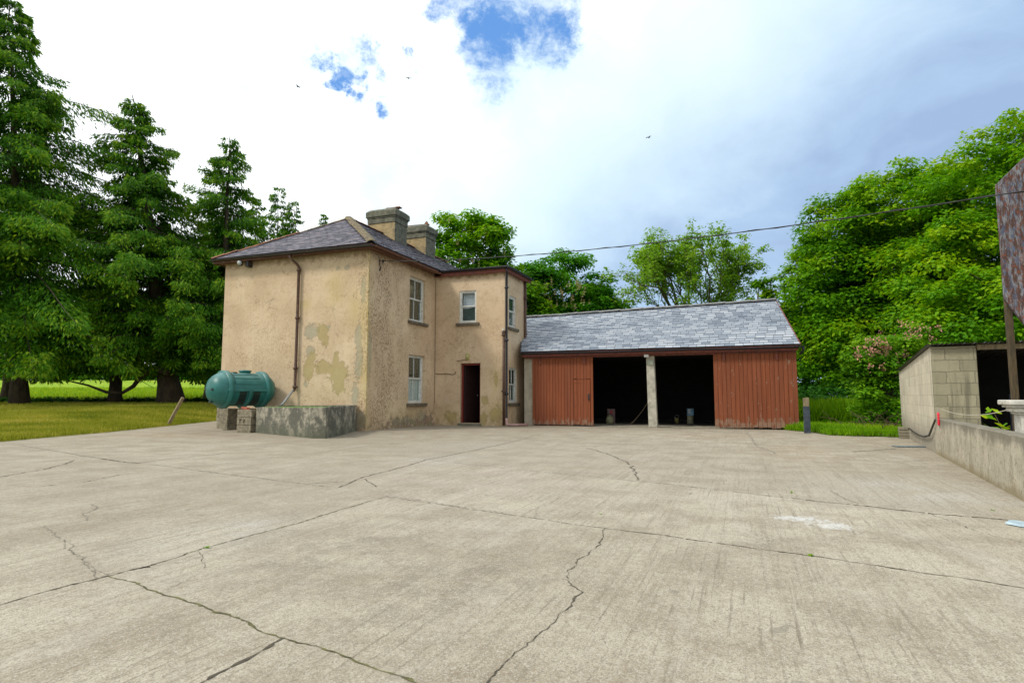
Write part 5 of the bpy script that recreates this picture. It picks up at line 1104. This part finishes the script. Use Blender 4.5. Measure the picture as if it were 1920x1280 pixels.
# ------------------------------------------------------------------ shed and low wall
TW = R(-27.8); SO = gp(1757, 850); WM = Matrix.Translation((SO.x, SO.y, 0)) @ Matrix.Rotation(TW, 4, 'Z')
shed = thing('block_shed', 'open fronted concrete block shed with corrugated roof behind the low wall', 'shed', tuple(SO), TW)
mb = MB(); topf = lambda s: 2.07 - .27*s/6.4
wall_grid(mb, (0, 0, -.05), (0, 1, 0), 6.4, 2.12, (), .2, top=lambda s: 2.12-.27*s/6.4); b0 = len(mb.f)
mb.quad((0, 0, 2.07), (.2, 0, 2.07), (.2, 6.4, 1.80), (0, 6.4, 1.80)); mb.quad((.2, .22, -.05), (.2, 6.4, -.05), (.2, 6.4, 1.80), (.2, .22, 2.06)); mb.quad((0, 6.4, -.05), (4.5, 6.4, -.05), (4.5, 6.4, 1.8), (0, 6.4, 1.8)); mb.quad((4.5, 0, -.05), (4.5, 6.4, -.05), (4.5, 6.4, 1.8), (4.5, 0, 2.07))
mb.build('side_wall', BLOCK_S, shed)
mb = MB(); mb.box(.004, .72, -.012, .21, -.05, 2.068); mb.build('front_wall', BLOCK_F, shed, bevel=.012)
mb = MB(); mb.quad((.3, 3.0, 0), (4.4, 3.0, 0), (4.4, 3.0, 2), (.3, 3.0, 2)); mb.quad((.205, .3, .02), (4.4, .3, .02), (4.4, 6.3, .02), (.205, 6.3, .02)); mb.quad((.21, .3, .02), (.21, 3, .02), (.21, 3, 2), (.21, .3, 2)); mb.build('interior', SHADEIN, shed)
mb = MB(); N = 150; w0, w1 = -.08, 4.6
for k in range(N):
    a = w0+(w1-w0)*k/N; b = w0+(w1-w0)*(k+1)/N; za = .018*math.sin(a*2*math.pi/.076); zb = .018*math.sin(b*2*math.pi/.076)
    for dz in (0, -.006): mb.quad((a, -.16, 2.115+za+dz), (b, -.16, 2.115+zb+dz), (b, 6.5, 1.845+zb+dz), (a, 6.5, 1.845+za+dz))
mb.build('corrugated_roof', simple('dark_corrugated_sheet', (.10, .095, .085), .6, .3, 4, .2, dirt=(.045, .04, .03)), shed)
mb = MB(); mb.box(.73, 4.5, -.04, .03, 1.985, 2.085); mb.build('lintel', WOODP, shed, bevel=.006)
mb = MB(); mb.box(1.55, 1.63, 1.9, 1.98, 0, 1.15); mb.build('inner_post', BLUEPOST, shed)
# low wall
lw = thing('yard_wall', 'low rough concrete wall running along the right side of the yard', 'wall', tuple(SO), TW)
mb = MB(); Lw = 9.2; K = 110
for k in range(K):
    s0, s1 = -Lw*k/K - .015, -Lw*(k+1)/K - .015; n_ = lambda s: .675 + .012*mnoise.noise(Vector((s*3, 1, 0)))+.006*mnoise.noise(Vector((s*14, 4, 0))); e_ = lambda s: .006+.018*abs(mnoise.noise(Vector((s*9, 2, 0))))
    for (A1, A2, B1_, B2) in (((-.02, -.05), (0, n_(s0)-e_(s0)), (-.02, -.05), (0, n_(s1)-e_(s1))), ((0, n_(s0)-e_(s0)), (.03, n_(s0)), (0, n_(s1)-e_(s1)), (.03, n_(s1))), ((.03, n_(s0)), (.22, n_(s0)-.004), (.03, n_(s1)), (.22, n_(s1)-.004)), ((.22, n_(s0)-.004), (.24, -.05), (.22, n_(s1)-.004), (.24, -.05))):
        mb.quad((A1[0], s0, A1[1]), (B1_[0], s1, B1_[1]), (B2[0], s1, B2[1]), (A2[0], s0, A2[1]))
mb.poly([(-.02, -.015, -.05), (0, -.015, .66), (.22, -.015, .67), (.24, -.015, -.05)]); mb.build('wall_body', WALLCONC, lw)
# pier with moulded cap behind the wall
gpier = thing('stone_pier', 'white moulded stone pier at the right edge behind the wall', 'pier', tuple(WM @ Vector((.43, -4.35, 0))), TW)
mb = MB(); mb.box(-.09, .27, -.18, .18, 0, .87); mb.build('shaft', WHITES, gpier, bevel=.01)
mb = MB(); 
for (e, z0, z1) in ((.03, .872, .90), (.065, .902, .955), (.10, .957, .99), (.135, .992, 1.055)): mb.box(-.09-e, .27+e, -.18-e, .18+e, z0, z1)
mb.build('cap', WHITES, gpier, bevel=.014)
# board on post
pb_ = at(1903, 745, 9.3); bd = thing('rusted_board', 'tall peeling rust red and blue board fixed to a post at right edge', 'board', (pb_.x, pb_.y, 0), R(-12))
mb = MB(); mb.box(-.04, .04, -.04, .04, 0, 3.0); mb.build('post', DARKWOOD, bd, bevel=.006)
zc = 3.35; hw = .72; ch_ = .34; yb = -.06; t0, t1 = 2.62, 4.32
P8 = [(-.09, 2.62), (.22, 2.18), (1.0, 2.18), (1.35, 2.62), (1.35, 4.35), (1.0, 4.75), (.28, 4.75), (-.09, 4.35)]
L0 = at(1895, 562, 9.25).z; L1 = at(1874, 347, 9.25).z
P8 = [(-.08, L0), (.30, L0-.62), (.98, L0-.62), (1.36, L0), (1.36, L1), (.98, L1+.42), (.34, L1+.42), (-.08, L1)]
mb = MB(); mb.poly([(x, -.045, z) for x, z in P8]); mb.poly([(x, -.085, z) for x, z in P8][::-1])
for i in range(8): (x, z), (x2, z2) = P8[i], P8[(i+1) % 8]; mb.quad((x, -.085, z), (x2, -.085, z2), (x2, -.045, z2), (x, -.045, z))
mb.build('panel', RUSTY, bd)
mb = MB(); mb.box(1.1, 1.21, -.04, .04, 0, 3.0); mb.build('post', DARKWOOD, bd, bevel=.006)
# small things at the wall
def wp(u_, v_, z_): return WM @ Vector((u_, v_, z_))
mb = MB(); pts = [wp(-.03, -.30, .66), wp(-.05, -.05, .52), wp(-.05, .5, .32), wp(-.05, 1.2, .25), wp(-.05, 2.2, .23), wp(-.06, 3.2, .26), wp(-.06, 3.9, .30), wp(-.05, 4.2, .28)]
q = []
for a, b in zip(pts, pts[1:]):
    for k in range(4): q.append(a.lerp(b, k/4))
mb.tube(q+[pts[-1]], .019, 7); tag(mb.build('hose', HOSE), 'black hose sagging along the foot of the shed wall', 'hose')
hd = thing('gate_handle', 'red plastic gate handle hanging at the shed corner on the wall', 'handle', tuple(wp(-.02, -.62, .66))); mb = MB()
mb.tube([(0, 0, .15), (0, 0, .12), (.0, 0, .02), (0, 0, -.08), (0, 0, -.10)], [.008, .022, .017, .024, .008], 10); mb.build('grip', REDPL, hd, True)
mb = MB(); mb.tube([(0, 0, .14), (.015, 0, .19), (0, 0, .21), (-.01, 0, .18)], .005, 6); mb.build('hook', GALV, hd); mb = MB(); mb.tube([(0, 0, -.09), (.01, 0, -.14), (.05, -.02, -.16)], .005, 6); mb.build('hook', GALV, hd)
mb = MB(); a = wp(.05, -.55, .86); b = wp(.34, -4.2, .95); pts = [a.lerp(b, k/20)-Vector((0, 0, .10*4*(k/20)*(1-k/20))) for k in range(21)]; mb.tube(pts, .005, 5); tag(mb.build('wall_string', simple('pale_string', (.55, .5, .4), .8)), 'thin pale string running above the low wall to the white pier', 'string')
pts0 = gp(1703, 822); t = thing('block_stack', 'small stack of grey slabs against the far end of the wall', 'blocks', (pts0.x-.02, pts0.y+.1, 0), TW)
for i in range(4): mb = MB(); mb.box(-.13+random.uniform(-.02, .02), .13, -.15, .15, i*.075, i*.075+.068, j=.004); mb.build('slab', BLOCK_F, t, bevel=.008)
pl = gp(1715, 838); mb = MB(); mb.box(-.5, .35, -.14, .16, .006, .02); o = mb.build('metal_plate', simple('blue_grey_plate', (.22, .27, .29), .5, .3, 9, .2, metallic=.5, dirt=(.10, .09, .07)), None, bevel=.004); o.location = (pl.x+.1, pl.y, 0); o.rotation_euler = (0, 0, R(-8)); tag(o, 'flat blue grey metal plate on the concrete by the wall', 'plate')
pl = gp(1914, 985); mb = MB(); q = [(math.cos(a/14*6.283)*(.10+.025*math.sin(a*2.3)), math.sin(a/14*6.283)*(.11+.02*math.cos(a*1.7))) for a in range(14)]
mb.poly([(x, y, .022) for x, y in q])
for i in range(14): (x, y), (x2, y2) = q[i], q[(i+1) % 14]; mb.quad((x*1.08, y*1.08, .004), (x2*1.08, y2*1.08, .004), (x2, y2, .022), (x, y, .022))
o = mb.build('plastic_scrap', simple('blue_white_plastic', (.42, .55, .62), .35, .2, 20, .4), None); o.location = (pl.x+.02, pl.y, .003); tag(o, 'crumpled pale blue scrap on the concrete at the right edge', 'scrap')
# weeds in the joints, sapling at the shed, twigs
def weed(px, py, n, s, label, group='weeds in the yard joints', z=0):
    rg = np.random.default_rng(int(px)); c = np.array(gp(px, py)); az = rg.uniform(0, 6.28, n); el = rg.uniform(.15, 1.1, n)
    A = np.stack([np.cos(az)*np.cos(el), np.sin(az)*np.cos(el), np.sin(el)], 1)*s*rg.uniform(.5, 1.1, (n, 1)); B = np.cross(A, [0, 0, 1])*.28
    o = quads('weed', np.zeros((n, 3))+rg.normal(0, s*.4, (n, 3))*[1, 1, 0], A, B, rg.random(n), LEAF_SYC); o.location = c+np.array([0, 0, .002]); tag(o, label, 'weed', group)
weed(1519, 1042, 20, .024, 'small green weed in the long joint at lower right'); weed(1484, 924, 12, .035, 'tiny weed in the yard nearest the right garage door'); weed(388, 1027, 22, .022, 'moss tuft where the left joint widens'); weed(1860, 957, 12, .022, 'small weed near the foot of the low wall'); weed(1125, 964, 10, .02, 'speck of green above the jagged crack')
sp = wp(.55, -3.1, 0); rg = np.random.default_rng(5); t = thing('sapling', 'young leafy sapling behind the wall beside the white pier', 'plant', tuple(sp)); mb = MB(); P = []; A = []; B = []
for k in range(5):
    a = rg.uniform(0, 6.28); e = Vector((math.cos(a)*.22, math.sin(a)*.22, rg.uniform(.6, .92))); mb.tube([(0, 0, 0), e*.5+Vector((0, 0, .12)), e], [.008, .006, .003], 5)
    for j in range(9):
        a = rg.uniform(0, 6.28); d = np.array([math.cos(a), math.sin(a), rg.uniform(-.7, .8)]); P.append(np.array(e)+rg.normal(0, .05, 3)-np.array([0, 0, j*.03])); A.append(d*.13); B.append(np.array([-d[1], d[0], rg.uniform(-.8, .8)])*.035)
mb.build('stem', BARKL, t); quads('leaves', np.array(P), np.array(A), np.array(B), rg.uniform(.3, 1, len(P)), LEAF_SYC, t)
rg = np.random.default_rng(9); mb = MB()
for k in range(420):
    s = rg.random()**.8; x, y = lerpl(EP, .25+.7*s); x += rg.normal(.25, .22); y += rg.normal(.35, .3); a = rg.uniform(0, 6.28); l = rg.uniform(.03, .16); d = Vector((math.cos(a), math.sin(a), rg.uniform(-.1, .5)))*l; p = Vector((x, y, rg.uniform(.02, .09))); mb.tube([p, p+d], .004+rg.random()*.006, 3)
for k in range(46):
    p = Vector((rg.uniform(10.2, 11.7), rg.uniform(17.3, 19.3), .05)); a = rg.uniform(0, 6.28); l = rg.uniform(.3, .9); e = p+Vector((math.cos(a)*l, math.sin(a)*l, rg.uniform(.05, .7))); mb.tube([p, p.lerp(e, .5)+Vector((0, 0, .15)), e], [.012, .009, .004], 4)
tag(mb.build('twigs', LITTER), 'dead twigs and brown litter along the edge of the verge', 'litter', kind='stuff')
# ------------------------------------------------------------------ birds
def bird(px, py, D_, rz, label):
    p = at(px, py, D_); t = thing('bird', label, 'bird', tuple(p), rz, 'birds flying over the yard'); mb = MB()
    mb.lathe((0, -.12, 0), (0, 1, 0), [(0, .002), (.03, .02), (.08, .035), (.14, .04), (.19, .028), (.23, .022), (.25, .006), (.27, .001)], 10); mb.build('body', WIRE, t, True)
    for s in (-1, 1):
        mb = MB(); mb.poly([(s*.02, .05, .01), (s*.14, .08, .06), (s*.30, -.02, .03), (s*.16, -.03, .05), (s*.02, -.05, .01)]); mb.poly([(s*.02, .05, .004), (s*.14, .08, .054), (s*.30, -.02, .026), (s*.16, -.03, .044), (s*.02, -.05, .004)][::-1]); mb.build('wing', WIRE, t)
    mb = MB(); mb.poly([(-.01, -.10, 0), (.01, -.10, 0), (.05, -.22, 0), (0, -.18, 0), (-.05, -.22, 0)]); mb.build('tail', WIRE, t)
bird(559, 163, 42, R(80), 'small dark bird high above the conifers, lowest left of the three'); bird(766, 147, 42, R(20), 'small dark bird below the little blue gap'); bird(1216, 258, 46, R(130), 'small dark bird in the grey cloud right of centre')
